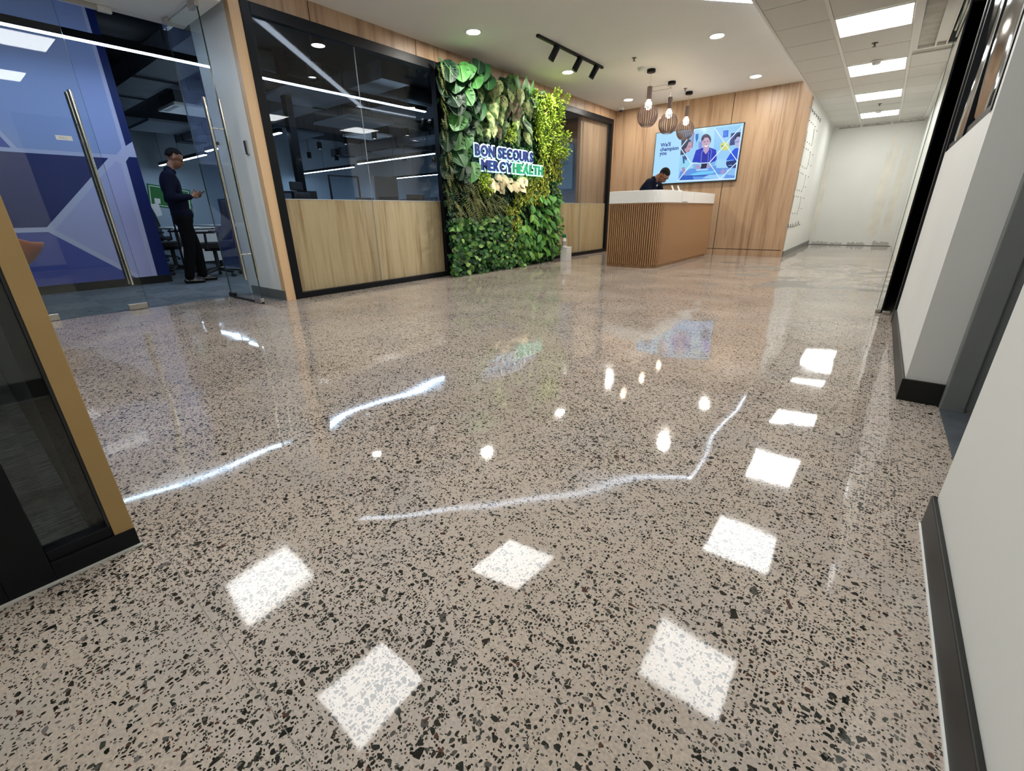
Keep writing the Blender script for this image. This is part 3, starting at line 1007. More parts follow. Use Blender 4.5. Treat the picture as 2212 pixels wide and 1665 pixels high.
for (y, lab) in ((7.69, 'nearest of three caged globe pendant lamps'), (8.59, 'middle one of three caged globe pendant lamps'), (9.49, 'farthest of three caged globe pendant lamps, above the screen edge')):
    t = empty('pendant_lamp', (-3.275, y, ZC), lab, 'pendant lamp', 'caged pendants over the desk')
    MB().lathe([(0.0005, 0), (0.062, 0), (0.064, -0.004), (0.064, -0.038), (0.058, -0.044), (0.0005, -0.044)], 28).build('canopy', 'black_metal', t, smooth=True)
    MB().cyl((0, 0, -0.04), (0, 0, -0.24), 0.003, n=8).build('cord', 'brushed', t)
    MB().lathe([(0.0005, -0.225), (0.034, -0.225), (0.038, -0.232), (0.038, -0.395), (0.034, -0.40), (0.0005, -0.40)], 24).build('socket', 'bronze_rib', t, smooth=True)
    MB().lathe([(0.0005, -0.40), (0.02, -0.405), (0.045, -0.44), (0.054, -0.475), (0.045, -0.515), (0.02, -0.535), (0.0005, -0.54)], 20).build('bulb', 'bulb_emit', t, smooth=True)
    for k in range(26):
        o = bpy.data.objects.new('rib', rib_me)
        COL.objects.link(o)
        o.parent = t
        o.rotation_euler = (0, 0, 2 * PI * k / 26)
    zb = rib_prof[-1][1]
    rb = rib_prof[-1][0]
    MB().lathe([(rb - 0.004, zb - 0.003), (rb + 0.004, zb - 0.003), (rb + 0.004, zb + 0.003), (rb - 0.004, zb + 0.003), (rb - 0.004, zb - 0.003)], 40).build('bottom_ring', 'bronze_rib', t)

# sprinklers, detectors, camera on the ceilings
def sprinkler(x, y, z, lab, grp):
    t = empty('sprinkler', (x, y, z), lab, 'sprinkler', grp)
    t.scale = (0.8, 0.8, 0.7)
    MB().lathe([(0.0005, 0), (0.042, 0), (0.040, -0.006), (0.012, -0.010), (0.011, -0.04), (0.0005, -0.04)], 20).build('escutcheon', 'sprinkler_metal', t, smooth=True)
    MB().lathe([(0.0005, -0.048), (0.026, -0.05), (0.026, -0.053), (0.0005, -0.053)], 16).build('deflector', 'sprinkler_metal', t)
    MB().cyl((0.008, 0, -0.035), (0.004, 0, -0.05), 0.003, n=6).build('frame_arm', 'sprinkler_metal', t)
    return t


sprinkler(-3.25, 7.0, ZC, 'bronze sprinkler head in the lobby ceiling in front of the pendants', 'lobby sprinklers')
sprinkler(-3.25, 9.2, ZC, 'bronze sprinkler head beside the farthest pendant canopy', 'lobby sprinklers')
sprinkler(-0.5, 7.57, ZT, 'sprinkler head right behind the nearest corridor light panel', 'corridor sprinklers')
sprinkler(-0.48, 11.72, ZT, 'small sprinkler head near the far end of the corridor ceiling', 'corridor sprinklers')


def detector(x, y, z, lab):
    t = empty('smoke_detector', (x, y, z), lab, 'smoke detector', 'smoke detectors')
    MB().lathe([(0.0005, 0), (0.06, 0), (0.062, -0.012), (0.055, -0.02), (0.0005, -0.02)], 24).build('base', 'white_plastic', t, smooth=True)
    MB().lathe([(0.05, -0.022), (0.05, -0.03), (0.04, -0.045), (0.02, -0.05), (0.0005, -0.05)], 24).build('chamber', 'white_plastic', t, smooth=True)
    MB().lathe([(0.046, -0.020), (0.046, -0.024)], 24).build('slot_ring', 'black_plastic', t)


detector(-3.36, 7.52, ZC, 'white smoke detector beside the nearest pendant canopy')
detector(-0.49, 8.42, ZT, 'white smoke detector in the corridor before the second light panel')
detector(-0.5, 12.45, ZT, 'white smoke detector before the farthest corridor light panel')
dc = empty('dome_camera', (-4.79, 9.86, ZC), 'white dome security camera in the lobby ceiling corner', 'security camera')
MB().lathe([(0.0005, 0), (0.06, 0), (0.06, -0.03), (0.05, -0.045), (0.0005, -0.045)], 24).build('housing', 'white_plastic', dc, smooth=True)
MB().lathe([(0.04, -0.045), (0.038, -0.06), (0.025, -0.078), (0.0005, -0.084)], 20).build('dome', 'black_plastic', dc, smooth=True)
hat = MB()
for (a, b, c, d) in ((-3.75, -3.42, 9.0, 9.008), (-3.75, -3.742, 8.7, 9.0), (-3.428, -3.42, 8.7, 9.0), (-3.75, -3.42, 8.7, 8.708)):
    hat.box(a, b, c, d, ZC - 0.003, ZC)
tag(hat.build('access_hatch', 'joint_dark'), 'thin outline of an access hatch behind the first pendant', 'access hatch')

# ================================================================== GLASS DOORS
def lin(r, g, b):
    def s(c):
        c /= 255.0
        return c / 12.92 if c <= 0.04045 else ((c + 0.055) / 1.055) ** 2.4
    return (s(r), s(g), s(b))


def pane(x0, x1, y0, y1, z0, z1):
    m = MB()
    m.box(x0, x1, y0, y1, z0, z1)
    m.mi[-6:] = [0] * 6
    thin_x = (x1 - x0) < (y1 - y0)
    # faces: bottom, top, -y, +y, -x, +x
    for k, nm in enumerate(('b', 't', '-y', '+y', '-x', '+x')):
        if nm in ('b', 't') or (nm[1] == 'y') == thin_x and nm[0] in '+-':
            m.mi[k] = 1
    return m


ZD = 2.64
d1 = empty('door_1', (XD, 0.83, 0), 'closed glass door leaf with twin steel bar handle', None, kind='structure')
pane(-5.876, -5.864, 0.40, 1.255, 0.012, ZD).build('pane', ['glass_clear', 'glass_edge'], d1, world=True)
for y0, y1 in ((1.09, 1.25), (0.41, 0.57)):
    p = box_obj('patch_fitting', (-5.888, -5.852, y0, y1, 0.004, 0.062), 'brushed', d1, bevel=0.003, world=True)
    MB().cyl((-5.852, (y0 + y1) / 2 - 0.01, 0.034), (-5.846, (y0 + y1) / 2 - 0.01, 0.034), 0.012, n=14).build('lock_cylinder', 'chrome', p, world=True)
box_obj('top_patch', (-5.888, -5.852, 0.41, 0.57, ZD - 0.055, ZD + 0.005), 'brushed', d1, bevel=0.003, world=True)


def bar_handle(parent, p_lo, p_hi, off):
    off = Vector(off)
    for s in (1, -1):
        a, b = Vector(p_lo) + off * s, Vector(p_hi) + off * s
        h = MB()
        h.cyl(a, b, 0.0165, n=20)
        ho = h.build('bar_handle', 'chrome', parent, smooth=True, world=True)
        for f in (0.155, 0.85):
            c = a.lerp(b, f)
            MB().cyl(c, c - off * s * 0.9, 0.007, n=10).build('standoff', 'chrome', ho, smooth=True, world=True)


bar_handle(d1, (-5.87, 1.165, 0.255), (-5.87, 1.165, 1.93), (0.062, 0, 0))
sg = box_obj('pull_plate', (-5.8635, -5.861, 0.98, 1.09, 1.535, 1.572), 'white_plastic', d1, bevel=0.001, world=True)
d2 = empty('door_2', (XD, 2.06, 0), 'open glass door leaf beside the white return wall', None, kind='structure')
pane(-5.865, -5.06, 2.054, 2.066, 0.012, ZD).build('pane', ['glass_clear', 'glass_edge'], d2, world=True)
bar_handle(d2, (-5.20, 2.06, 0.25), (-5.20, 2.06, 1.92), (0, 0.065, 0))
p = box_obj('bottom_rail', (-5.87, -5.055, 2.044, 2.076, 0.004, 0.018), 'black_metal', d2, world=True)
p = box_obj('patch_fitting', (-5.21, -5.055, 2.042, 2.078, 0.004, 0.055), 'brushed', d2, bevel=0.003, world=True)
box_obj('pivot_fitting', (-5.89, -5.75, 2.042, 2.078, 0.004, 0.055), 'base_dark', d2, bevel=0.003, world=True)
box_obj('top_patch', (-5.89, -5.74, 2.040, 2.080, ZD - 0.055, ZD + 0.012), 'chrome', d2, bevel=0.003, world=True)
box_obj('top_patch', (-5.21, -5.055, 2.040, 2.080, ZD - 0.055, ZD + 0.005), 'brushed', d2, bevel=0.003, world=True)
box_obj('rubber_stop', (-5.265, -5.235, 2.03, 2.054, 1.535, 1.56), 'black_plastic', d2, world=True)
d5 = empty('door_5', (XD, -0.4, 0), 'fixed glass side panel hidden behind the mustard post', None, kind='structure')
pane(-5.876, -5.864, -3.9, 0.39, 0.012, ZT).build('pane', ['glass_clear', 'glass_edge'], d5, world=True)
box_obj('patch_fitting', (-5.888, -5.852, 0.24, 0.38, 0.004, 0.062), 'brushed', d5, bevel=0.003, world=True)
op = empty('door_operator', (-5.90, 1.45, ZT), 'slim door sensor bar under the bulkhead above the glass doors', 'door sensor')
box_obj('track', (-5.915, -5.885, 1.25, 1.56, ZT - 0.045, ZT - 0.006), 'brushed', op, bevel=0.003, world=True)
box_obj('sensor_cap', (-5.92, -5.875, 1.56, 1.66, ZT - 0.05, ZT - 0.006), 'white_plastic', op, bevel=0.004, world=True)
cr = empty('card_reader', (-5.20, 2.31, 1.50), 'slim black card reader on the white return wall', 'card reader')
box_obj('body', (-5.255, -5.215, 2.290, 2.31, 1.47, 1.595), 'black_plastic', cr, bevel=0.004, world=True)
box_obj('side_plate', (-5.215, -5.207, 2.294, 2.31, 1.47, 1.595), 'brushed', cr, world=True)
MB().cyl((-5.237, 2.290, 1.488), (-5.237, 2.288, 1.488), 0.005, n=10).build('indicator', 'grey_plastic', cr, world=True)

# ================================================================== MURAL WALL
mw = struct(box_obj('wall_mural', (-8.32, -8.15, -3.9, 2.12, 0, 3.3), 'paint_white'), 'office wall with a blue geometric mural')
box_obj('baseboard', (-8.15, -8.138, -3.9, 2.12, 0, 0.105), 'base_dark', mw)
mu = MB()
def poly_x(m, x, pts, c):
    m.col = c
    m.add([(x, a, b) for (a, b) in pts], [tuple(range(len(pts)))])
LINE = (0.50, 0.52, 0.74)
poly_x(mu, -8.1485, [(-3.9, 0.1), (2.12, 0.1), (2.12, 3.3), (-3.9, 3.3)], LINE)
X1 = -8.1480
poly_x(mu, X1, [(0.99, 1.675), (1.905, 1.675), (1.985, 1.76), (2.0, 3.3), (0.2, 3.3)], (0.31, 0.385, 0.68))
poly_x(mu, X1, [(-3.9, 1.675), (0.94, 1.675), (0.15, 3.3), (-3.9, 3.3)], (0.06, 0.10, 0.42))
poly_x(mu, X1, [(-3.9, 0.80), (0.99, 0.80), (1.81, 1.63), (-3.9, 1.63)], (0.010, 0.024, 0.145))
poly_x(mu, X1, [(1.055, 0.77), (1.875, 1.60), (1.925, 1.57), (1.90, 0.105), (1.78, 0.105)], (0.42, 0.43, 0.72))
poly_x(mu, X1, [(-3.9, 0.105), (1.70, 0.105), (0.985, 0.745), (-3.9, 0.745)], (0.065, 0.09, 0.36))
poly_x(mu, X1, [(2.035, 1.79), (2.12, 1.85), (2.12, 3.3), (2.035, 3.3)], (0.006, 0.017, 0.115))
poly_x(mu, X1, [(1.985, 1.60), (2.035, 1.66), (2.12, 1.66), (2.12, 0.105), (1.955, 0.105)], (0.006, 0.017, 0.115))
mu.build('mural_print', 'print_attr', mw)

# ================================================================== RECEPTION DESK
desk = empty('reception_desk', (-3.1, 8.5, 0), 'rounded reception desk with vertical oak slats and a thick white counter', 'reception desk')
def desk_path(off, n=12):
    r = 0.24 + off
    pts = [(-3.55, 7.10 - off)]
    for k in range(n + 1):
        a = math.radians(-90 + 90 * k / n)
        pts.append((-2.94 + r * math.cos(a), 7.34 + r * math.sin(a)))
    pts.append((-2.70 + off, 9.90))
    return pts
def ribbon(o_out, o_in, z0, z1):
    m = MB()
    a, b = desk_path(o_out), desk_path(o_in)
    n = len(a)
    vs = [(p[0], p[1], z) for z in (z0, z1) for p in a + b]
    k = 2 * n
    fs = []
    for i in range(n - 1):
        fs += [(i, i + 1, k + i + 1, k + i), (n + i + 1, n + i, k + n + i, k + n + i + 1), (k + i, k + i + 1, k + n + i + 1, k + n + i), (i + 1, i, n + i, n + i + 1)]
    fs += [(0, k, k + n, n), (n - 1, 2 * n - 1, k + 2 * n - 1, k + n - 1)]
    return m.add(vs, fs)
ribbon(-0.028, -0.06, 0.05, 0.985).build('body_panel', 'oak_groove', desk, world=True)
ribbon(-0.035, -0.06, 0.0, 0.05).build('plinth', 'oak_slat', desk, world=True)
ribbon(0.018, -0.26, 0.99, 1.17).build('counter', 'solid_white', desk, bevel=0.004, world=True)
ribbon(0.004, -0.05, 0.972, 0.99).build('shadow_rail', 'oak_slat', desk, world=True)
sm_ = MB()
sm_.rbox(-0.0105, 0.0105, -0.034, 0.0, 0.05, 0.972, r=0.005, n=2)
slat_me = sm_.mesh('slat', 'oak_slat')
pts = desk_path(0.0, 40)
seg = [(Vector(a), Vector(b)) for a, b in zip(pts[:-1], pts[1:])]
tot = sum((b - a).length for a, b in seg)
pitch, s_at = 0.0355, 0.012
base_inv = pmat(desk).inverted()
while s_at < tot:
    q = s_at
    for a, b in seg:
        ln = (b - a).length
        if q <= ln:
            p = a.lerp(b, q / ln)
            d = (b - a) / ln
            break
        q -= ln
    o = bpy.data.objects.new('slat', slat_me)
    COL.objects.link(o)
    o.parent = desk
    ang = math.atan2(d.y, d.x)
    nrm = Vector((d.y, -d.x))
    o.location = base_inv @ Vector((p.x + nrm.x * 0.003, p.y + nrm.y * 0.003, 0))
    o.rotation_euler = (0, 0, ang + PI)
    s_at += pitch
box_obj('worktop', (-3.52, -2.76, 7.42, 9.88, 0.72, 0.745), 'solid_white', desk, world=True)
box_obj('side_panel', (-3.55, -3.53, 7.12, 7.75, 0.0, 0.985), 'oak_slat', desk, world=True)
box_obj('card_slot', (-2.683, -2.678, 8.02, 8.28, 0.996, 1.012), 'grey_plastic', desk, world=True)
for y in (7.98, 8.62):
    box_obj('counter_seam', (-2.6825, -2.6805, y, y + 0.004, 0.992, 1.168), 'grey_plastic', desk, world=True)

# white cordless handsets in chargers on the counter
for (x, y, rz, lab) in ((-2.83, 7.98, 0.3, 'left white handset standing on the reception counter'), (-2.79, 8.16, 0.1, 'right white handset with dark keys on the reception counter')):
    t = empty('handset', (x, y, 1.17), lab, 'phone', 'handsets on the counter', rz=rz)
    t.scale = (0.8, 0.8, 0.72)
    MB().rbox(-0.035, 0.035, -0.04, 0.04, 0, 0.03, r=0.012).build('charging_base', 'white_plastic', t)
    Mt = Matrix.Rotation(math.radians(-22), 4, 'Y') @ Matrix.Translation((0, 0, 0.01))
    h = MB()
    h.rbox(-0.013, 0.013, -0.026, 0.026, 0, 0.125, r=0.008, M=Mt)
    h.build('body', 'white_plastic', t, bevel=0.003)
    s = MB()
    s.box(0.0132, 0.0142, -0.018, 0.018, 0.08, 0.11, M=Mt)
    s.build('display', 'black_plastic', t)
    s = MB()
    s.box(0.0132, 0.0140, -0.016, 0.016, 0.02, 0.07, M=Mt)
    s.build('keypad', 'grey_plastic', t)

# ================================================================== WALL SCREEN
tv = empty('wall_screen', (-3.21, 10.1, 1.40), 'large wall screen showing a hospital slide above the reception desk', 'screen')
TX0, TX1, TZ0, TZ1, TY = -4.06, -2.375, 1.395, 2.38, 10.045
box_obj('housing', (TX0, TX1, TY, 10.097, TZ0, TZ1), 'black_plastic', tv, bevel=0.004, world=True)
bz = MB()
bz.box(TX0, TX0 + 0.011, TY - 0.006, TY, TZ0, TZ1)
bz.box(TX1 - 0.011, TX1, TY - 0.006, TY, TZ0, TZ1)
bz.box(TX0 + 0.011, TX1 - 0.011, TY - 0.006, TY, TZ0, TZ0 + 0.018)
bz.box(TX0 + 0.011, TX1 - 0.011, TY - 0.006, TY, TZ1 - 0.011, TZ1)
bz.build('bezel', 'black_plastic', tv, world=True)
SX0, SX1, SZ0, SZ1 = TX0 + 0.011, TX1 - 0.011, TZ0 + 0.018, TZ1 - 0.011
pic = MB()
lay = [0]
def clampp(p):
    return (min(max(p[0], SX0), SX1), min(max(p[1], SZ0), SZ1))
def scr(pts, rgb, world=False):
    lay[0] += 1
    y = TY - 0.0006 - 0.00004 * lay[0]
    q = pts if world else [(lambda w: (w.x, w.z))(at(1400 + a / 10.0545, 255 + b / 10.0545, 1, TY)) for (a, b) in pts]
    q = [clampp(p) for p in q]
    pic.col = lin(*rgb)
    pic.add([(p[0], y, p[1]) for p in q], [tuple(range(len(q)))])
def blob(cx, cy, rx, ry, rgb, rot=0.0, n=18, a0=0, a1=360):
    pts = []
    for k in range(n + (0 if a1 - a0 == 360 else 1)):
        t = math.radians(a0 + (a1 - a0) * k / n)
        x, y = rx * math.cos(t), ry * math.sin(t)
        pts.append((cx + x * math.cos(rot) - y * math.sin(rot), cy + x * math.sin(rot) + y * math.cos(rot)))
    scr(pts, rgb)
def stroke(a, b, w, rgb):
    d = Vector((b[0] - a[0], b[1] - a[1])).normalized()
    n = Vector((-d.y, d.x)) * w / 2
    scr([(a[0] + n.x, a[1] + n.y), (b[0] + n.x, b[1] + n.y), (b[0] - n.x, b[1] - n.y), (a[0] - n.x, a[1] - n.y)], rgb)
scr([(SX0, SZ0), (SX1, SZ0), (SX1, SZ1), (SX0, SZ1)], (172, 222, 255), True)
scr([(738, 290), (2045, 150), (1885, 1312), (645, 1362)], (150, 205, 246))          # photo ground
scr([(738, 290), (1005, 260), (960, 640), (712, 660)], (120, 165, 215))
scr([(985, 300), (1010, 330), (965, 660), (935, 640)], (140, 125, 165))
scr([(1200, 245), (1440, 220), (1430, 640), (1190, 640)], (165, 220, 252))
scr([(1445, 220), (1640, 200), (1600, 700), (1440, 690)], (140, 200, 246))
scr([(1032, 345), (1095, 340), (1090, 440), (1048, 530), (1030, 430)], (40, 120, 200))
scr([(1635, 270), (1748, 262), (1738, 408), (1626, 425)], (25, 105, 225))
scr([(1655, 300), (1700, 290), (1690, 380), (1650, 390)], (45, 130, 235))
scr([(1100, 520), (1180, 510), (1170, 650), (1095, 660)], (130, 150, 220))
blob(1665, 610, 100, 95, (205, 215, 120))
blob(1610, 608, 18, 18, (90, 110, 120))
scr([(1805, 330), (2010, 300), (1985, 560), (1765, 600)], (35, 60, 130))             # monitor behind
# table and papers
scr([(700, 1160), (960, 1090), (1480, 1030), (1700, 1060), (1900, 1030), (1890, 1312), (645, 1362)], (95, 150, 230))
scr([(1500, 900), (1930, 860), (1910, 1080), (1480, 1085)], (160, 212, 248))
scr([(905, 1225), (1130, 1165), (1490, 1140), (1400, 1200), (1000, 1245)], (110, 205, 250))
scr([(1180, 1310), (1290, 1235), (1700, 1215), (1640, 1320)], (150, 205, 250))
scr([(645, 1362), (720, 1240), (960, 1260), (1000, 1352)], (40, 95, 200))
scr([(840, 1250), (1330, 1235), (1240, 1265), (850, 1272)], (35, 80, 175))
# left colleague, seen from the side
scr([(695, 830), (790, 800), (930, 930), (960, 1060), (830, 1150), (720, 1120), (668, 1080)], (150, 215, 245))
scr([(745, 820), (800, 850), (790, 985), (760, 990)], (45, 85, 150))
scr([(800, 760), (845, 880), (830, 930), (775, 850)], (60, 80, 140))
scr([(720, 610), (790, 620), (830, 760), (760, 800), (700, 800)], (60, 60, 105))
blob(860, 600, 82, 145, (190, 150, 170), rot=0.12)
scr([(905, 560), (945, 630), (915, 655), (890, 640)], (198, 158, 176))
scr([(724, 480), (790, 440), (880, 450), (945, 500), (880, 530), (835, 640), (790, 680), (730, 690)], (38, 52, 85))
blob(900, 615, 20, 9, (70, 60, 90), rot=0.1)
blob(880, 715, 26, 8, (135, 85, 115), rot=-0.1)
scr([(730, 1080), (790, 1060), (830, 1220), (760, 1230)], (165, 140, 190))
# middle colleague in blue scrubs
scr([(958, 955), (1040, 700), (1190, 640), (1340, 640), (1478, 690), (1490, 900), (1440, 960), (1200, 1000), (1060, 960)], (18, 45, 190))
scr([(1150, 790), (1220, 700), (1300, 720), (1340, 800), (1330, 990), (1140, 1000)], (10, 30, 165))
scr([(975, 960), (1060, 955), (1150, 1060), (1090, 1110), (985, 1100)], (130, 175, 225))
scr([(1345, 975), (1470, 930), (1450, 1010), (1330, 1090), (1270, 1080)], (120, 175, 230))
scr([(1195, 620), (1330, 620), (1320, 700), (1255, 785), (1200, 720)], (185, 165, 195))
blob(1262, 470, 108, 125, (60, 58, 95))
blob(1258, 525, 88, 128, (200, 172, 198))
scr([(1172, 470), (1200, 400), (1290, 375), (1345, 430), (1352, 500), (1300, 420), (1230, 425), (1185, 500)], (58, 55, 92))
blob(1222, 515, 18, 9, (60, 60, 95))
blob(1296, 502, 18, 9, (60, 60, 95))
scr([(1256, 520), (1272, 555), (1245, 558)], (175, 140, 172))
scr([(1215, 590), (1262, 600), (1308, 575), (1290, 612), (1255, 625), (1228, 615)], (250, 245, 250))
stroke((1215, 588), (1310, 573), 6, (150, 80, 110))
for (a, b) in (((1195, 690), (1165, 760)), ((1165, 760), (1150, 960)), ((1345, 660), (1380, 720)), ((1380, 720), (1340, 960)), ((1310, 740), (1300, 960))):
    stroke(a, b, 13, (110, 140, 225))
blob(1085, 1065, 50, 42, (175, 150, 195), rot=0.4)
blob(1300, 1045, 42, 34, (175, 150, 195), rot=-0.4)
scr([(1160, 1000), (1290, 985), (1260, 1090), (1145, 1100)], (15, 22, 60))
scr([(1040, 1110), (1290, 1095), (1320, 1130), (1050, 1150)], (165, 210, 250))
# right colleague with glasses
scr([(1695, 915), (1790, 760), (1880, 660), (1985, 640), (1960, 900), (1900, 960)], (12, 80, 220))
blob(1950, 520, 70, 130, (178, 182, 225))
scr([(1885, 420), (1950, 350), (2025, 330), (2010, 400), (1930, 410), (1895, 480)], (22, 30, 62))
for cx, cy in ((1915, 520), (1968, 505)):
    blob(cx, cy, 24, 20, (50, 60, 110))
    blob(cx, cy, 17, 13, (165, 180, 230))
scr([(1700, 940), (1920, 920), (1905, 1080), (1740, 1080), (1695, 1010)], (18, 45, 110))
stroke((1705, 925), (1860, 910), 14, (120, 190, 245))
stroke((1745, 1030), (1830, 1022), 14, (120, 190, 245))
scr([(1700, 1110), (1905, 1090), (1890, 1250), (1700, 1230)], (140, 190, 240))
blob(1625, 1160, 45, 60, (165, 150, 205), rot=0.5)
# pale lattice laid over the photograph
W_ = (222, 244, 255)
for a, b in (((1015, 255), (705, 650)), ((705, 650), (940, 990)), ((940, 990), (1330, 970)), ((1330, 970), (2045, 165)), ((1445, 215), (1690, 585)), ((1690, 585), (1930, 925)),
             ((940, 990), (650, 1360)), ((1330, 970), (1560, 1320)), ((1560, 1320), (1930, 960)), ((2045, 150), (1885, 1312)), ((645, 1362), (1885, 1312))):
    stroke(a, b, 17, W_)
po = pic.build('screen_picture', 'screen_attr', tv, world=True)


def text_mesh(s, size, ext, off=0.0, bev=0.0):
    cu = bpy.data.curves.new('t', 'FONT')
    cu.body = s
    cu.size = size
    cu.extrude = ext
    cu.offset = off
    cu.resolution_u = 3
    ob = bpy.data.objects.new('t', cu)
    COL.objects.link(ob)
    dg = bpy.context.evaluated_depsgraph_get()
    dg.update()
    me = bpy.data.meshes.new_from_object(ob.evaluated_get(dg))
    w = ob.dimensions.x
    bpy.data.objects.remove(ob)
    bpy.data.curves.remove(cu)
    xs = [v.co.x for v in me.vertices]
    return me, (min(xs), max(xs)) if xs else (0, 0)


def text_obj(name, s, size, mat, parent, Mw, ext=0.0004, off=0.0):
    me, rng = text_mesh(s, size, ext, off)
    me.materials.clear()
    me.materials.append(MATS[mat])
    o = bpy.data.objects.new(name, me)
    COL.objects.link(o)
    o.parent = parent
    o.matrix_parent_inverse = pmat(parent).inverted()
    o.matrix_basis = Mw
    return o, rng


emit('screen_text', lin(8, 58, 150), TV_L, 0.01)
for s, (a, b), sz in (("We'll", (272, 628), 0.098), ('champion', (262, 722), 0.098), ('you', (252, 808), 0.098)):
    w = at(1400 + a / 10.0545, 255 + b / 10.0545, 1, TY)
    text_obj('screen_lettering', s, sz, 'screen_text', tv, Matrix.Translation((w.x, TY - 0.005, w.z)) @ Matrix.Rotation(PI / 2, 4, 'X'), 0.0003, 0.0032)

# "PULL" printed on the small plate of the closed door
plain('print_grey', (0.35, 0.35, 0.36), 0.6)
text_obj('plate_lettering', 'PULL', 0.024, 'print_grey', d1, Matrix.Translation((-5.8605, 1.003, 1.545)) @ Matrix.Rotation(PI / 2, 4, 'Z') @ Matrix.Rotation(PI / 2, 4, 'X'), 0.0002, 0.0)

# ================================================================== PLANT WALL
gw = empty('plant_wall', (-4.95, 6.1, 0), 'tall living wall densely planted with mixed green foliage', 'plant wall')
box_obj('backing_panel', (-5.0, -4.90, 4.86, 7.45, 0.0, 2.68), 'soil_black', gw, world=True)
GR = random.Random(11)
rnd = GR.random


def jit(c, a=0.18):
    k = 1 + (rnd() * 2 - 1) * a
    return tuple(max(0.0, x * k * (1 + (rnd() * 2 - 1) * a * 0.5)) for x in c)


def mixc(a, b, t):
    return tuple(x * (1 - t) + y * t for x, y in zip(a, b))


def leaf_grid(wf, n, cols, colfn, curl=0.25, fold=0.18, holes=0.0, seed=0):
    """leaf hanging along -Z, unit length, facing +X; wf(t) = half width"""
    rr = random.Random(seed)
    m = MB()
    us = [-1 + 2 * k / cols for k in range(cols + 1)]
    vs = []
    for j in range(n + 1):
        t = j / n
        w = wf(t)
        for u in us:
            y = u * w
            z = -t + (0.10 * (abs(u) ** 1.5) if t < 0.25 else 0) * (0.25 - t) / 0.25
            x = fold * abs(y) * -1 + curl * (0.25 - (t - 0.5) ** 2) + 0.0
            vs.append((x, y, z))
    base = len(m.v)
    m.v.extend(vs)
    for j in range(n):
        for k in range(cols):
            if holes and 0 < j < n - 1 and rr.random() < holes:
                continue
            m.col = tuple(colfn(rr, tj / n, us[kk]) for (tj, kk) in ((j, k), (j, k + 1), (j + 1, k + 1), (j + 1, k)))
            a = j * (cols + 1) + k
            m.face((a, a + 1, a + cols + 2, a + cols + 1))
    return m


def monstera(col, seed, rib=(0.16, 0.30, 0.10)):
    rr = random.Random(seed)
    m = MB()
    def W(t):
        return 0.46 * max(0.0, math.cos(PI / 2 * min(1, t) ** 1.7)) ** 0.75
    half = [(0.0, 0.0), (0.07, 0.075), (0.18, 0.12), (0.31, 0.105), (0.41, 0.055)]
    cuts = (0.20 + 0.06 * rr.random(), 0.40 + 0.06 * rr.random(), 0.60 + 0.05 * rr.random())
    t = 0.0
    for c in cuts + (1.0,):
        while t < c - 0.03:
            half.append((W(t), -t))
            t += 0.06
        if c < 1:
            k = 0.42 + 0.12 * rr.random()
            half += [(W(c - 0.014), -(c - 0.014)), (W(c) * k, -c + 0.035), (W(c) * (k - 0.03), -c + 0.045), (W(c + 0.016), -(c + 0.016))]
            t = c + 0.05
    half.append((0.0, -1.0))
    def X(y, z):
        return -0.22 * abs(y) + 0.28 * (0.25 - (-z - 0.5) ** 2) + 0.02 * math.sin(z * 9 + seed)
    for s in (1, -1):
        c = jit(col, 0.15)
        m.col = c
        o = len(m.v)
        m.v.extend([(X(y, z), s * y, z) for (y, z) in half])
        # fan strips between midrib and rim keep the lobes clean
        m.face([o + i for i in (range(len(half)) if s < 0 else range(len(half) - 1, -1, -1))])
    m.col = mixc(col, rib, 0.6)
    zs = [0.03 - 1.0 * k / 6 for k in range(7)]
    o = len(m.v)
    for z in zs:
        m.v.append((X(0, z) + 0.006, -0.012, z))
        m.v.append((X(0, z) + 0.006, 0.012, z))
    for k in range(6):
        m.face((o + 2 * k, o + 2 * k + 1, o + 2 * k + 3, o + 2 * k + 2))
    return m


def lobed(t, w, p=0.35):
    return w * (math.sin(PI * min(1, t ** 0.62)) ** 0.8) + 0.004


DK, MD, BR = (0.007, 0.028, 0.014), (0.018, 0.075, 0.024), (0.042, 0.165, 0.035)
PALE, PGREEN, TAUPE, CREAM = (0.40, 0.46, 0.20), (0.08, 0.17, 0.045), (0.30, 0.22, 0.17), (0.60, 0.49, 0.31)
LIME, LIME2, OLIVE, OLIVE2 = (0.19, 0.33, 0.024), (0.35, 0.47, 0.045), (0.075, 0.10, 0.022), (0.15, 0.155, 0.038)
YEL, LANCE1, LANCE2 = (0.55, 0.55, 0.085), (0.055, 0.19, 0.030), (0.13, 0.30, 0.045)

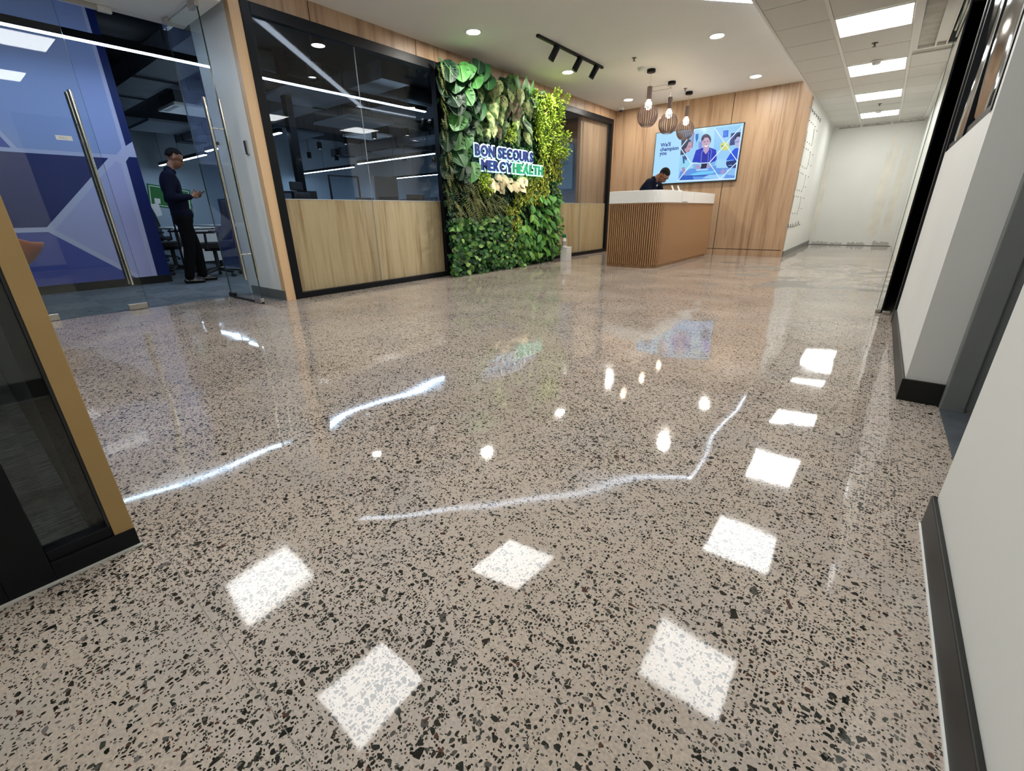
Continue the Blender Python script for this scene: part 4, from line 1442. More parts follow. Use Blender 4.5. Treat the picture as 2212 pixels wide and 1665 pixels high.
MON = [monstera(c, k).mesh('monstera_leaf', 'leaf_attr') for k, c in enumerate((DK, DK, MD, BR))]
def vcol(a, b, thr):
    sd = thr * 37.0 + a[0] * 91
    def f(rr, t, u):
        q = noise.noise(Vector((t * 5.0 + sd, u * 1.6, sd))) + 0.5 * noise.noise(Vector((t * 13.0, u * 5.0 + sd, 2.0)))
        w = min(1, max(0, (q + (thr - 0.5) * 1.1) * 2.2 + 0.5))
        return mixc(b, a, w)
    return f
PHI = [leaf_grid(lambda t: lobed(t, 0.24), 16, 8, vcol(PALE, PGREEN, 0.75), holes=0.03, seed=1).mesh('philodendron_leaf', 'leaf_attr', True),
       leaf_grid(lambda t: lobed(t, 0.25), 16, 8, vcol(PALE, PGREEN, 0.4), holes=0.04, seed=2).mesh('philodendron_leaf', 'leaf_attr', True),
       leaf_grid(lambda t: lobed(t, 0.25), 16, 8, vcol(PGREEN, DK, 0.6), holes=0.03, seed=3).mesh('philodendron_leaf', 'leaf_attr', True),
       leaf_grid(lambda t: lobed(t, 0.27), 16, 8, vcol(TAUPE, PGREEN, 0.7), seed=4).mesh('philodendron_leaf', 'leaf_attr', True)]
ARR = [leaf_grid(lambda t: lobed(t, 0.33), 7, 4, lambda rr, t, u: jit(mixc(CREAM, PALE, 0.3 * abs(u)), 0.08), seed=5).mesh('arrowhead_leaf', 'leaf_attr', True),
       leaf_grid(lambda t: lobed(t, 0.33), 7, 4, lambda rr, t, u: jit(mixc(CREAM, PGREEN, 0.35), 0.1), seed=6).mesh('arrowhead_leaf', 'leaf_attr', True)]
LAN = [leaf_grid(lambda t: lobed(t, 0.24), 7, 4, lambda rr, t, u: jit(mixc(LANCE1, LANCE2, 1 - abs(u)), 0.1), seed=7).mesh('lance_leaf', 'leaf_attr', True),
       leaf_grid(lambda t: lobed(t, 0.24), 7, 4, lambda rr, t, u: jit(mixc(LANCE2, LIME, 0.3), 0.1), seed=8).mesh('lance_leaf', 'leaf_attr', True),
       leaf_grid(lambda t: lobed(t, 0.23), 7, 4, lambda rr, t, u: jit(LANCE1, 0.15), seed=9).mesh('lance_leaf', 'leaf_attr', True)]
gw_inv = pmat(gw).inverted()


def put_leaf(me, x, y, z, size, roll=0.0, tilt=0.4, yaw=0.0):
    cy, cz = y + 0.5 * size * math.sin(roll), z - 0.5 * size * math.cos(roll)
    if 5.06 < cy < 6.92 and 1.40 < cz < 1.90 and abs(roll) < 2:
        return None          # keep the lettering free
    o = bpy.data.objects.new(me.name.split('.')[0], me)
    COL.objects.link(o)
    o.parent = gw
    M = Matrix.Translation((x, y, z)) @ Matrix.Rotation(yaw, 4, 'Z') @ Matrix.Rotation(roll, 4, 'X') @ Matrix.Rotation(-tilt, 4, 'Y') @ Matrix.Diagonal((size, size, size, 1))
    M = gw_inv @ M
    o.matrix_basis = M
    return o


# large leaves, one object each: (y, z, size, kind)
for (y, z, s, k) in ((4.98, 2.62, .20, 3), (5.12, 2.66, .20, 3), (5.22, 2.58, .21, 3), (4.93, 2.52, .22, 2), (5.00, 2.36, .20, 3), (4.85, 2.30, .24, 1), (4.90, 2.05, .21, 3), (5.02, 2.12, .22, 2),
                     (4.92, 1.86, .22, 3), (5.00, 1.86, .20, 3), (5.02, 1.68, .18, 3), (5.10, 1.50, .24, 3), (4.80, 2.58, .20, 1), (5.42, 2.72, .20, 2), (5.50, 2.62, .22, 2), (5.33, 2.74, .16, 0),
                     (4.86, 1.55, .20, 1), (4.95, 1.45, .20, 0), (5.30, 2.25, .2, 2)):
    put_leaf(MON[k], -4.76 + rnd() * 0.05, y, z + 0.05, s * 1.3, (rnd() - .5) * .9, 0.30 + rnd() * .35, (rnd() - .5) * .5 - 0.75)
for _ in range(46):
    y, z = 4.70 + rnd() * 0.75, 1.42 + rnd() * 1.3
    put_leaf(MON[0 if rnd() < .6 else (1 if rnd() < .6 else 2)], -4.86 + rnd() * 0.08, y, z, .20 + rnd() * .1, (rnd() - .5) * 1.4, 0.2 + rnd() * .5, (rnd() - .5) * .9 - 0.6)
for (y, z, s, k) in ((5.62, 2.58, .26, 0), (5.66, 2.47, .27, 0), (5.58, 2.40, .30, 1), (5.80, 2.62, .26, 0), (5.88, 2.45, .26, 0), (5.72, 2.30, .28, 1), (5.52, 2.24, .26, 1), (5.98, 2.72, .24, 2), (6.02, 2.60, .24, 0),
                     (6.10, 2.46, .24, 3), (6.20, 2.36, .26, 3), (6.28, 2.60, .26, 0), (6.36, 2.50, .26, 0), (6.16, 2.26, .24, 1), (6.42, 2.64, .22, 2), (6.48, 2.45, .24, 1), (5.36, 2.46, .22, 1), (5.45, 2.04, .22, 1), (5.62, 2.06, .20, 0),
                     (5.90, 2.12, .20, 2), (6.22, 2.10, .22, 1), (6.40, 2.05, .20, 0), (6.32, 1.95, .18, 1), (5.35, 1.98, .22, 2), (6.50, 1.95, .16, 1)):
    put_leaf(PHI[k], -4.76 + rnd() * 0.05, y, z + 0.02, s * 1.1, (rnd() - .5) * .7, 0.25 + rnd() * .3, (rnd() - .5) * .6 - 0.75)
for _ in range(60):
    y, z = 5.25 + rnd() * 1.4, 1.98 + rnd() * 0.76
    put_leaf(PHI[2 if rnd() < .62 else GR.randrange(4)], -4.86 + rnd() * 0.07, y, z, .19 + rnd() * .1, (rnd() - .5) * 1.2, 0.2 + rnd() * .4, (rnd() - .5) * .9 - 0.6)
for k in range(9):       # upright spears at the top
    y = 6.12 + k * 0.06 + rnd() * 0.05
    put_leaf(LAN[2], -4.80 + rnd() * .04, y, 2.55 + rnd() * .08, .22 + rnd() * .1, PI + (rnd() - .5) * 1.0, 0.1, (rnd() - .5) * .6)
for _ in range(34):
    y, z = 5.45 + rnd() * 0.95, 1.26 + rnd() * 0.18
    put_leaf(ARR[0 if rnd() < .7 else 1], -4.80 + rnd() * 0.08, y, z, .12 + rnd() * .06, (rnd() - .5) * 1.6, 0.5 + rnd() * .4, (rnd() - .5) * .9 - 0.7)
for _ in range(150):
    y, z = 6.25 + rnd() * 1.25, 0.12 + rnd() * 1.05
    if y < 6.55 and z > 0.8:
        z -= 0.5
    put_leaf(LAN[GR.choice((0, 0, 1, 2, 2))], -4.86 + rnd() * 0.12, y, max(z, .14), .13 + rnd() * .07, (rnd() - .5) * 1.8, 0.4 + rnd() * .6, (rnd() - .5) * 1.0 - 0.6)


def add_leaf(m, p, d, nrm, ln, wd, col, rim=None, simple=False):
    d = d.normalized()
    s = d.cross(nrm).normalized()
    up = s.cross(d).normalized()
    def q(t, u, h):
        return tuple(p + d * (ln * t) + s * (wd * u) + up * (ln * h))
    o = len(m.v)
    if simple:
        m.v.extend([q(0, 0, 0), q(.45, 0, .06), q(1, 0, -.1), q(.42, .5, .14), q(.42, -.5, .14)])
        fs = ((0, 1, 3), (3, 1, 2), (0, 4, 1), (4, 2, 1))
        edge = (2, 3, 4)
    else:
        m.v.extend([q(0, 0, 0), q(.35, 0, .05), q(.7, 0, .04), q(1, 0, -.10), q(.10, .34, .06), q(.38, .5, .13), q(.70, .33, .07), q(.10, -.34, .06), q(.38, -.5, .13), q(.70, -.33, .07)])
        fs = ((0, 1, 5, 4), (1, 2, 6, 5), (2, 3, 6), (1, 0, 7, 8), (2, 1, 8, 9), (3, 2, 9))
        edge = (3, 4, 5, 6, 7, 8, 9)
    c0 = jit(col, 0.06)
    for f in fs:
        m.col = tuple((rim if rim is not None else mixc(c0, col, .5)) if k in edge else c0 for k in f)
        m.face([o + k for k in f])


def rdir(down=0.4, out=0.7, spread=1.0):
    return Vector((out * (0.5 + rnd()), (rnd() - .5) * 2 * spread, (rnd() - .5) * 2 * spread - down))


def stuff(m, name):
    o = m.build(name, 'leaf_attr', gw, smooth=True, world=True)
    o['kind'] = 'stuff'
    return o


# lime clumps on the right shoulder of the wall
m = MB()
clumps = [(6.66 + rnd() * 0.95, 1.78 + rnd() * 0.95) for _ in range(46)] + [(5.30 + rnd() * .2, 1.22 + rnd() * .22) for _ in range(5)] + [(5.98, 2.02), (5.92, 1.98), (6.04, 2.0)]
clumps = [c for c in clumps if not (c[0] < 6.95 and c[1] < 1.86 and c[0] > 6)]
for (cy, cz) in clumps:
    cx = -4.80 + rnd() * 0.07
    r = 0.07 + rnd() * 0.05
    hue = rnd()
    for _ in range(60):
        v = Vector((rnd() - .1, rnd() * 2 - 1, rnd() * 2 - 1))
        if v.length > 1.2 or v.length < 0.2:
            continue
        p = Vector((cx, cy, cz)) + v * r
        add_leaf(m, p, v + rdir(0, .3, .8), Vector((1, rnd() - .5, rnd() - .2)), 0.035 + rnd() * .02, 0.024, mixc(LIME, LIME2, min(1, max(0, hue * .7 + rnd() * .5))))
stuff(m, 'lime_foliage')
# curled yellow-rimmed leaves
m = MB()
spots = [(6.78 + rnd() * .82, 1.40 + rnd() * .5) for _ in range(230)] + [(6.15 + rnd() * 1.0, 1.0 + rnd() * .46) for _ in range(330)] + [(5.90 + rnd() * .42, .30 + rnd() * .70) for _ in range(190)]
spots = [s for s in spots if not (s[0] < 6.86 and s[1] > 1.44)]
for (cy, cz) in spots:
    c = Vector((-4.82 + rnd() * .09, cy, cz))
    r = 0.020 + rnd() * .012
    ax = Vector((1, (rnd() - .5) * 1.2, (rnd() - .5) * 1.2)).normalized()
    a = ax.orthogonal().normalized()
    b = ax.cross(a)
    n = 8
    o = len(m.v)
    ph = rnd() * 6
    for k in range(n):
        t = 2 * PI * k / n + ph
        e = a * math.cos(t) + b * math.sin(t) * 0.75
        m.v.append(tuple(c + e * r * 0.55 - ax * 0.016))
        m.v.append(tuple(c + e * r * (1 + .15 * math.sin(2 * t))))
    cin, crim = jit((0.09, 0.17, 0.02), .2), jit(YEL, .15)
    for k in range(n - 1):
        m.col = (cin, crim, crim, cin)
        m.face((o + 2 * k, o + 2 * k + 1, o + 2 * k + 3, o + 2 * k + 2))
    add_leaf(m, c - ax * .016, rdir(.3, .2, 1), ax, 0.05, 0.03, jit(LANCE1, .2), jit(YEL, .2))
stuff(m, 'curled_variegated_foliage')


def frond(m, p, d, ln, n, lw, col):
    d = d.normalized()
    pts = []
    q = p.copy()
    for k in range(n + 1):
        pts.append(q.copy())
        d = (d + Vector((0.0, 0, -0.14))).normalized()
        q = q + d * (ln / n)
    for k in range(1, n):
        t = (pts[k + 1] - pts[k - 1]).normalized()
        s = t.cross(Vector((1, 0.1, 0.2))).normalized()
        w = lw * (1 - (k / n) ** 2) * min(1, k / 2)
        for sg in (1, -1):
            dd = s * sg + t * 0.45 + Vector((rnd() - .5, rnd() - .5, rnd() - .5)) * .25
            add_leaf(m, pts[k], dd, Vector((1, 0, .3)), w, w * .44, col, None, True)


m = MB()
for _ in range(105):
    p = Vector((-4.84 + rnd() * .08, 4.74 + rnd() * 1.05, 0.86 + rnd() * .48))
    if p.y > 5.5 and p.z > 1.2:
        p.z -= .2
    frond(m, p, Vector((.55 + rnd() * .4, (rnd() - .35) * 1.3, .1 - rnd())), .20 + rnd() * .16, 11, .034, jit(mixc(OLIVE, OLIVE2, rnd()), .15))
for _ in range(60):
    p = Vector((-4.83 + rnd() * .08, 4.62 + rnd() * .13, 1.0 + rnd() * 1.65))
    frond(m, p, Vector((.5 + rnd() * .4, -.6 + rnd() * .6, -.2 - rnd())), .14 + rnd() * .12, 9, .028, jit(mixc(OLIVE, OLIVE2, rnd() * .8), .15))
stuff(m, 'fern_foliage')
m = MB()
for _ in range(900):
    p = Vector((-4.86 + rnd() * .14, 4.66 + rnd() * 1.75, 0.03 + rnd() * .80))
    if p.y > 6.0 and p.z > .55:
        continue
    c = mixc(DK, LANCE1, rnd())
    if rnd() < .22:
        c = mixc(LANCE2, PALE, rnd() * .45)
    add_leaf(m, p, rdir(.5, .5, 1), Vector((1, -.6 + (rnd() - .5) * 1.2, .2 + rnd() * .6)), .065 + rnd() * .035, .055 + rnd() * .02, c)
stuff(m, 'trailing_foliage')
# dark understorey everywhere, so that no bare panel shows
m = MB()
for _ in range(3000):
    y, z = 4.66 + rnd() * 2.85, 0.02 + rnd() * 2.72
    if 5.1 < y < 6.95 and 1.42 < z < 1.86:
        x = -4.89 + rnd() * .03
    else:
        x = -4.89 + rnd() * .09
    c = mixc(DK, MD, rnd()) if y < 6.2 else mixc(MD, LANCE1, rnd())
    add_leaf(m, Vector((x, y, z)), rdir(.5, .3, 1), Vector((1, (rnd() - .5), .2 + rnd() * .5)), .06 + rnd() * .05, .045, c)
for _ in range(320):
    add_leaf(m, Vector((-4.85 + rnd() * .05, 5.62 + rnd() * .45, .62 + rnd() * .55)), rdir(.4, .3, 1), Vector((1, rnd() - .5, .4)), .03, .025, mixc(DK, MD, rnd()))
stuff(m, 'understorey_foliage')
# ragged right flank
m = MB()
for _ in range(700):
    z = 0.12 + rnd() * 2.5
    y = 7.42 + rnd() * (.14 + .12 * math.sin(z * 2.2) ** 2)
    x = -4.97 + rnd() * .2
    c = mixc(LIME, LIME2, rnd()) if z > 1.9 else (mixc(LANCE1, YEL, rnd() * .6) if z > 1.2 else mixc(LANCE1, LANCE2, rnd()))
    add_leaf(m, Vector((x, y, z)), Vector((.3, 1, -.3 + rnd() - .5)), Vector((.6, .6, rnd() - .3)), .05 + rnd() * .04, .035 + rnd() * .02, c)
stuff(m, 'flank_foliage')

# ================================================================== ILLUMINATED LETTERING
sign = empty('illuminated_sign', (-4.80, 6.0, 1.45), 'backlit blue and green lettering set into the plant wall', 'sign')
def sign_line(s, y0, y1, z0, cap, cols):
    size = cap / 0.70
    ws = []
    for ch in s:
        if ch == ' ':
            ws.append((None, (0, size * 0.26)))
        else:
            ws.append(text_mesh(ch, size, 0.008, 0.0075))
    gap = size * 0.075
    total = sum(r[1] - r[0] for _, r in ws) + gap * (len(ws) - 1)
    k = (y1 - y0) / total
    y = y0
    for (me, rg), ch, col in zip(ws, s, cols):
        w = (rg[1] - rg[0]) * k
        if me is not None:
            me.materials.clear()
            me.materials.append(MATS['letter_blue' if col == 'b' else 'letter_green'])
            me.name = 'letter'
            B = Matrix.Rotation(PI / 2, 4, 'Z') @ Matrix.Rotation(PI / 2, 4, 'X') @ Matrix.Diagonal((k, 1, 1, 1))
            o = bpy.data.objects.new('letter', me)
            COL.objects.link(o)
            o.parent = sign
            o.matrix_parent_inverse = pmat(sign).inverted()
            o.matrix_basis = Matrix.Translation((-4.70, y - rg[0] * k, z0)) @ B
            h, _ = text_mesh(ch, size, 0.004, 0.026)
            h.materials.clear()
            h.materials.append(MATS['halo_emit' if col == 'b' else 'halo_green'])
            ho = bpy.data.objects.new('letter_halo', h)
            COL.objects.link(ho)
            ho.parent = o
            ho.location = (0, 0, -0.0125)
        y += w + gap * k


sign_line('BON SECOURS', 5.16, 6.56, 1.648, 0.135, 'b' * 11)
sign_line('MERCYHEALTH', 5.28, 6.84, 1.468, 0.128, 'b' * 5 + 'g' * 6)

# small white box with a green capped bottle on it, at the plants' right foot
wbx = empty('white_box', (-4.70, 7.66, 0), 'small white box on the floor at the right foot of the plant wall', 'box')
box_obj('body', (-0.075, 0.075, -0.085, 0.085, 0, 0.235), 'white_plastic', wbx, bevel=0.003)
box_obj('lid', (-0.078, 0.078, -0.088, 0.088, 0.235, 0.25), 'white_plastic', wbx, bevel=0.003)
bt = empty('bottle', (-4.71, 7.60, 0.25), 'white bottle with a green cap standing on the small white box', 'bottle')
MB().lathe([(0.0005, 0), (0.038, 0), (0.040, 0.01), (0.040, 0.13), (0.032, 0.16), (0.022, 0.175), (0.0005, 0.175)], 20).build('body', 'white_plastic', bt, smooth=True)
MB().lathe([(0.0005, 0.175), (0.034, 0.175), (0.036, 0.18), (0.036, 0.225), (0.030, 0.235), (0.0005, 0.235)], 20).build('cap', 'bottle_green', bt, smooth=True)
MB().lathe([(0.0405, 0.03), (0.0405, 0.11)], 20).build('label_band', 'grey_plastic', bt, smooth=True)

# ================================================================== CORRIDOR WALL PINS AND WIRES
art = empty('wall_wire_display', (XC, 11.0, 0.3), 'unfinished grid of small pins and thin wires on the cream corridor wall', 'wall display')
def cw(x, y):
    p = at(1660 + x / 4.16, 170 + y / 4.1625, 0, XC)
    return (p.y, p.z)
pin_me = MB().cyl((0, 0, 0), (0.012, 0, 0), 0.011, n=8).mesh('pin', 'grey_plastic')
art_inv = pmat(art).inverted()
pins = [(365, 378), (382, 395), (398, 410), (415, 430), (432, 470), (330, 555), (347, 570), (364, 585), (382, 598), (318, 615), (335, 630), (352, 640), (372, 660), (396, 683),
        (283, 780), (303, 790), (320, 802), (336, 808), (354, 768), (376, 782), (270, 835), (290, 848), (307, 858), (332, 870), (355, 882), (238, 998), (257, 1002), (275, 1006), (294, 1012),
        (311, 970), (333, 975), (228, 1052), (247, 1058), (264, 1062), (288, 1067), (313, 1075), (195, 1207), (214, 1210), (232, 1210), (252, 1212), (270, 1162), (293, 1167)]
for p in pins:
    a = cw(*p)
    o = bpy.data.objects.new('pin', pin_me)
    COL.objects.link(o)
    o.parent = art
    o.location = art_inv @ Vector((XC, a[0], a[1]))
def wire(pts, r, mat, nm):
    q = [cw(*p) for p in pts]
    m = MB()
    m.tube([(XC + 0.009, a, b) for (a, b) in q], r, 6)
    m.build(nm, mat, art, world=True)
for w in (((345, 470), (330, 555), (318, 615), (283, 780)), ((372, 660), (354, 768), (336, 808)), ((270, 835), (238, 998)), ((332, 870), (311, 970), (294, 1012)), ((228, 1052), (195, 1207)), ((288, 1067), (270, 1162), (252, 1212))):
    wire(w, 0.0035, 'grey_plastic', 'wire')
wire(((410, 450), (402, 505), (388, 590)), 0.010, 'white_plastic', 'white_rod')
for (x, y) in ((195, 1215), (214, 1215), (232, 1215), (252, 1215)):
    wire(((x, y), (x - 20, y + 105)), 0.002, 'white_plastic', 'wire')
for (x, y) in ((368, 258), (385, 275), (402, 297), (422, 322), (438, 340), (455, 362)):
    wire(((x - 8, y - 4), (x + 8, y), (x + 2, y + 26)), 0.008, 'grey_plastic', 'hook')
for (x, y) in ((150, 1340), (172, 1330), (192, 1328), (214, 1324), (238, 1314), (262, 1304)):
    wire(((x + 2, y - 22), (x, y), (x + 16, y + 4)), 0.008, 'grey_plastic', 'hook')

# ================================================================== OFFICE
def lamp_line(name, a, b, z, lab, grp, segs=1, drop=0.8):
    """slim suspended linear lamp from a to b (x, y)"""
    a, b = Vector((*a, z)), Vector((*b, z))
    t = empty(name, (a + b) / 2, lab, 'linear lamp', grp)
    d = (b - a).normalized()
    ang = math.atan2(d.y, d.x)
    ln = (b - a).length
    Mr = Matrix.Rotation(ang, 4, 'Z')
    m = MB()
    m.box(-ln / 2, ln / 2, -0.03, 0.03, 0.0, 0.075, M=Mr)
    m.build('housing', 'black_metal', t)
    for k in range(segs):
        x0 = -ln / 2 + ln * k / segs + 0.02
        x1 = -ln / 2 + ln * (k + 1) / segs - 0.02
        s = MB()
        s.box(x0, x1, -0.028, 0.028, -0.012, 0.0, M=Mr)
        s.build('diffuser', 'line_emit', t)
    for f in (-0.42, 0.0, 0.42):
        MB().cyl(Mr @ Vector((ln * f, 0, 0.075)), Mr @ Vector((ln * f, 0, drop)), 0.004, n=6).build('wire', 'black_metal', t)
    return t


lamp_line('linear_lamp', (-7.25, 0.4), (-7.25, 6.62), 2.70, 'long bright linear lamp running behind the doors and the large window', 'office linear lamps', 1, 0.8)
for (x0, x1, y, lab) in ((-16.6, -13.2, 8.9, 'double linear lamp in the middle of the large window, left of the glass joint'),
                         (-12.4, -9.1, 8.5, 'double linear lamp in the right half of the large window'),
                         (-16.4, -13.4, 12.7, 'lowest double linear lamp at the right of the large window'),
                         (-12.4, -8.85, 4.55, 'short visible linear lamp end at the left of the large window'),
                         (-16.4, -13.0, 4.75, 'linear lamp seen past the head of the standing man'),
                         (-12.0, -8.8, 12.6, 'linear lamp seen through the right-hand window')):
    lamp_line('linear_lamp', (x0, y), (x1, y), 2.30, lab, 'office linear lamps', 2, 1.2)

for (u, v, z, lab) in ((225, 148, 2.72, 'black cylinder downlight seen through the closed glass door'), (675, 168, 2.75, 'cylinder downlight above the left panel reflection in the large window'),
                       (691, 322, 2.55, 'black cylinder downlight left of the window joint over the desks'), (747, 312, 2.60, 'black cylinder downlight just left of the glass joint'),
                       (809, 300, 2.60, 'black cylinder downlight just right of the glass joint'), (880, 293, 2.68, 'cylinder downlight in the upper right of the large window'),
                       (874, 348, 2.45, 'cylinder downlight above the rightmost double lamp'), (938, 352, 2.45, 'cylinder downlight beside the right window frame'),
                       (669, 342, 2.50, 'warm small downlight left of the double lamp'), (728, 347, 2.50, 'warm small downlight above the double lamp'), (730, 336, 2.55, 'small pale downlight behind the middle double lamp')):
    p = at(u, v, 2, z)
    t = empty('cylinder_downlight', (p.x, p.y, z), lab, 'downlight', 'office cylinder downlights')
    MB().lathe([(0.056, 0.0), (0.06, 0.0), (0.06, 0.16), (0.0005, 0.16)], 20).build('can', 'black_metal', t, smooth=True)
    MB().lathe([(0.0005, 0.012), (0.055, 0.012), (0.055, 0.02), (0.0005, 0.02)], 20).build('lens', 'cyl_emit', t)
    MB().cyl((0, 0, 0.16), (0, 0, 3.55 - z), 0.006, n=6).build('stem', 'black_metal', t)
# deep-set lamp just inside the large window; only its mirror image in the floor shows
t = empty('cylinder_downlight', (-5.52, 3.46, 2.70), 'deep black cylinder lamp just inside the large window, mirrored in the floor', 'downlight', 'office cylinder downlights')
MB().lathe([(0.075, 0.0), (0.08, 0.0), (0.08, 0.2), (0.0005, 0.2)], 20).build('can', 'black_metal', t, smooth=True)
MB().lathe([(0.0005, 0.05), (0.074, 0.05), (0.074, 0.055), (0.0005, 0.055)], 20).build('lens', 'down_emit', t)
MB().cyl((0, 0, 0.2), (0, 0, 0.85), 0.006, n=6).build('stem', 'black_metal', t)

# ducts, trays and acoustic slabs under the black deck
k = 0
for (x, y0, y1, r, z, lab) in ((-8.9, -3.5, 15.0, 0.15, 3.39, 'large round duct running along the office ceiling'), (-11.6, -3.5, 15.0, 0.13, 3.41, 'second round duct deeper in the office'),
                               (-6.3, 2.4, 15.0, 0.07, 3.45, 'thin pipe along the ceiling just behind the window')):
    d = empty('duct', (x, (y0 + y1) / 2, z), lab, 'duct', 'office ceiling ducts')
    MB().cyl((x, y0, z), (x, y1, z), r, n=20).build('duct_run', 'duct_grey', d, smooth=True, world=True)
    for q in range(int((y1 - y0) / 1.5)):
        MB().cyl((x, y0 + 0.7 + q * 1.5, z), (x, y0 + 0.74 + q * 1.5, z), r + 0.012, n=20).build('flange', 'duct_grey', d, world=True)
for (y, z, lab) in ((5.6, 2.93, 'rectangular duct crossing the office nearest the window centre'), (10.5, 2.93, 'rectangular duct crossing the far part of the office'), (3.0, 2.93, 'rectangular duct crossing behind the standing man')):
    d = empty('cross_duct', (-11, y, z), lab, 'duct', 'office ceiling ducts')
    box_obj('duct_run', (-16.5, -6.8, y - 0.28, y + 0.28, z, z + 0.26), 'duct_grey', d, world=True)
    for q in range(6):
        box_obj('flange', (-15.9 + q * 1.6, -15.86 + q * 1.6, y - 0.3, y + 0.3, z - 0.02, z + 0.28), 'deck_black', d, world=True)
slabs = [(-8.4, 4.9, 1.5, 1.0), (-8.0, 7.0, 1.2, 1.3), (-10.0, 6.9, 1.4, 1.2), (-12.6, 6.6, 1.6, 1.2), (-10.2, 9.9, 1.5, 1.2), (-13.2, 10.8, 1.6, 1.2), (-10.6, 4.3, 1.4, 0.9), (-13.5, 4.2, 1.6, 1.0), (-12.0, 13.0, 1.5, 1.1), (-7.2, 9.5, 1.2, 1.5)]
nm = ['nearest', 'second', 'third', 'fourth', 'fifth', 'sixth', 'seventh', 'eighth', 'ninth', 'tenth']
for i, (x, y, sx, sy) in enumerate(slabs):
    t = empty('acoustic_slab', (x, y, 2.84), 'grey suspended acoustic ceiling slab in the dark office', 'acoustic slab', 'acoustic slabs under the office ceiling')
    box_obj('board', (-sx / 2, sx / 2, -sy / 2, sy / 2, 0, 0.05), 'cloud_grey', t, bevel=0.004)
    for a in (-0.4, 0.4):
        MB().cyl((sx * a, 0, 0.05), (sx * a, 0, 0.7), 0.004, n=6).build('wire', 'black_metal', t)
for (x, y, lab) in ((-11.0, 7.95, 'white ceiling cassette air conditioner in the middle of the office'), (-10.9, 3.95, 'white ceiling cassette air conditioner behind the standing man')):
    t = empty('air_conditioner', (x, y, 2.80), lab, 'air conditioner', 'office air conditioners')
    box_obj('grille', (-0.45, 0.45, -0.45, 0.45, 0, 0.05), 'white_plastic', t, bevel=0.01)
    box_obj('body', (-0.40, 0.40, -0.40, 0.40, 0.05, 0.25), 'duct_grey', t)
    MB().cyl((0, 0, 0.25), (0, 0, 0.75), 0.01, n=6).build('hanger', 'black_metal', t)
    for s in (-1, 1):
        box_obj('louvre', (-0.3, 0.3, s * 0.36 - 0.03, s * 0.36 + 0.03, -0.006, 0.0), 'grey_plastic', t)

# office chairs
def make_chair(lab, high=False):
    t = empty('office_chair', (0, 0, 0), lab, 'office chair', 'black office chairs')
    for q in range(5):
        a = 2 * PI * q / 5 + 0.3
        m = MB()
        m.tube([(0.03 * math.cos(a), 0.03 * math.sin(a), 0.12), (0.18 * math.cos(a), 0.18 * math.sin(a), 0.095), (0.31 * math.cos(a), 0.31 * math.sin(a), 0.075)], [0.028, 0.024, 0.016], 8)
        lg = m.build('base_leg', 'black_plastic', t, smooth=True)
        c = Vector((0.31 * math.cos(a), 0.31 * math.sin(a), 0.03))
        s = Vector((-math.sin(a), math.cos(a), 0))
        MB().cyl(c - s * 0.025, c + s * 0.025, 0.03, n=14).build('caster', 'black_plastic', lg, smooth=True)
    MB().cyl((0, 0, 0.09), (0, 0, 0.40), 0.03, n=14).build('gas_lift', 'black_plastic', t, smooth=True)
    box_obj('mechanism', (-0.10, 0.10, -0.13, 0.11, 0.395, 0.44), 'black_plastic', t, bevel=0.01)
    MB().rbox(-0.25, 0.25, -0.24, 0.26, 0.44, 0.52, r=0.08, n=5).build('seat', 'black_mesh', t, bevel=0.02, segs=3)
    m = MB()
    n, cl = 10, 8
    H = 0.72 if high else 0.56
    for j in range(n + 1):
        f = j / n
        w = 0.235 * (1 - 0.28 * (f - 0.35) ** 2 * 2)
        for i in range(cl + 1):
            u = -1 + 2 * i / cl
            m.v.append((u * w, -0.27 - 0.05 * math.sin(f * PI) * 0.5 - 0.10 * f + 0.06 * u * u, 0.56 + H * f))
    for j in range(n):
        for i in range(cl):
            a = j * (cl + 1) + i
            m.face((a, a + 1, a + cl + 2, a + cl + 1))
    bk = m.build('backrest', 'black_mesh', t, smooth=True)
    md = bk.modifiers.new('thick', 'SOLIDIFY')
    md.thickness = 0.03
    m = MB()
    m.tube([(0, -0.10, 0.41), (0, -0.30, 0.45), (0, -0.335, 0.62), (0, -0.36, 0.90)], [0.03, 0.03, 0.025, 0.018], 10)
    m.build('back_bar', 'black_plastic', t, smooth=True)
    for s in (-1, 1):
        m = MB()
        m.tube([(s * 0.20, 0.0, 0.43), (s * 0.29, 0.0, 0.45), (s * 0.30, -0.02, 0.66)], [0.018, 0.018, 0.016], 8)
        ar = m.build('armrest', 'black_plastic', t, smooth=True)
        MB().rbox(s * 0.30 - 0.04, s * 0.30 + 0.04, -0.16, 0.12, 0.66, 0.69, r=0.03).build('arm_pad', 'black_plastic', ar, bevel=0.006)
    if high:
        MB().rbox(-0.14, 0.14, -0.44, -0.37, 1.30, 1.44, r=0.03).build('headrest', 'black_mesh', t, bevel=0.015)
    return t


ch0 = make_chair('black mesh office chair standing right behind the man with the phone')
ch0.location = (-8.22, 2.80, 0)
ch0.rotation_euler = (0, 0, 2.5)
chh = make_chair('tall black chair back with headrest at the left of the large window', True)
chh.location = (-7.75, 4.42, 0)
chh.rotation_euler = (0, 0, -1.2)
for (x, y, r, lab) in ((-9.35, 2.55, -0.8, 'black office chair half hidden by the legs of the standing man'), (-12.6, 3.2, 1.0, 'distant black office chair left of the standing man'),
                       (-9.2, 5.6, 2.0, 'black office chair back beside the monitors in the large window'), (-9.4, 7.5, 0.4, 'black office chair in the middle of the large window')):
    c = copy_tree(ch0)
    c.location = (x, y, 0)
    c.rotation_euler = (0, 0, r)
    c['label'] = lab

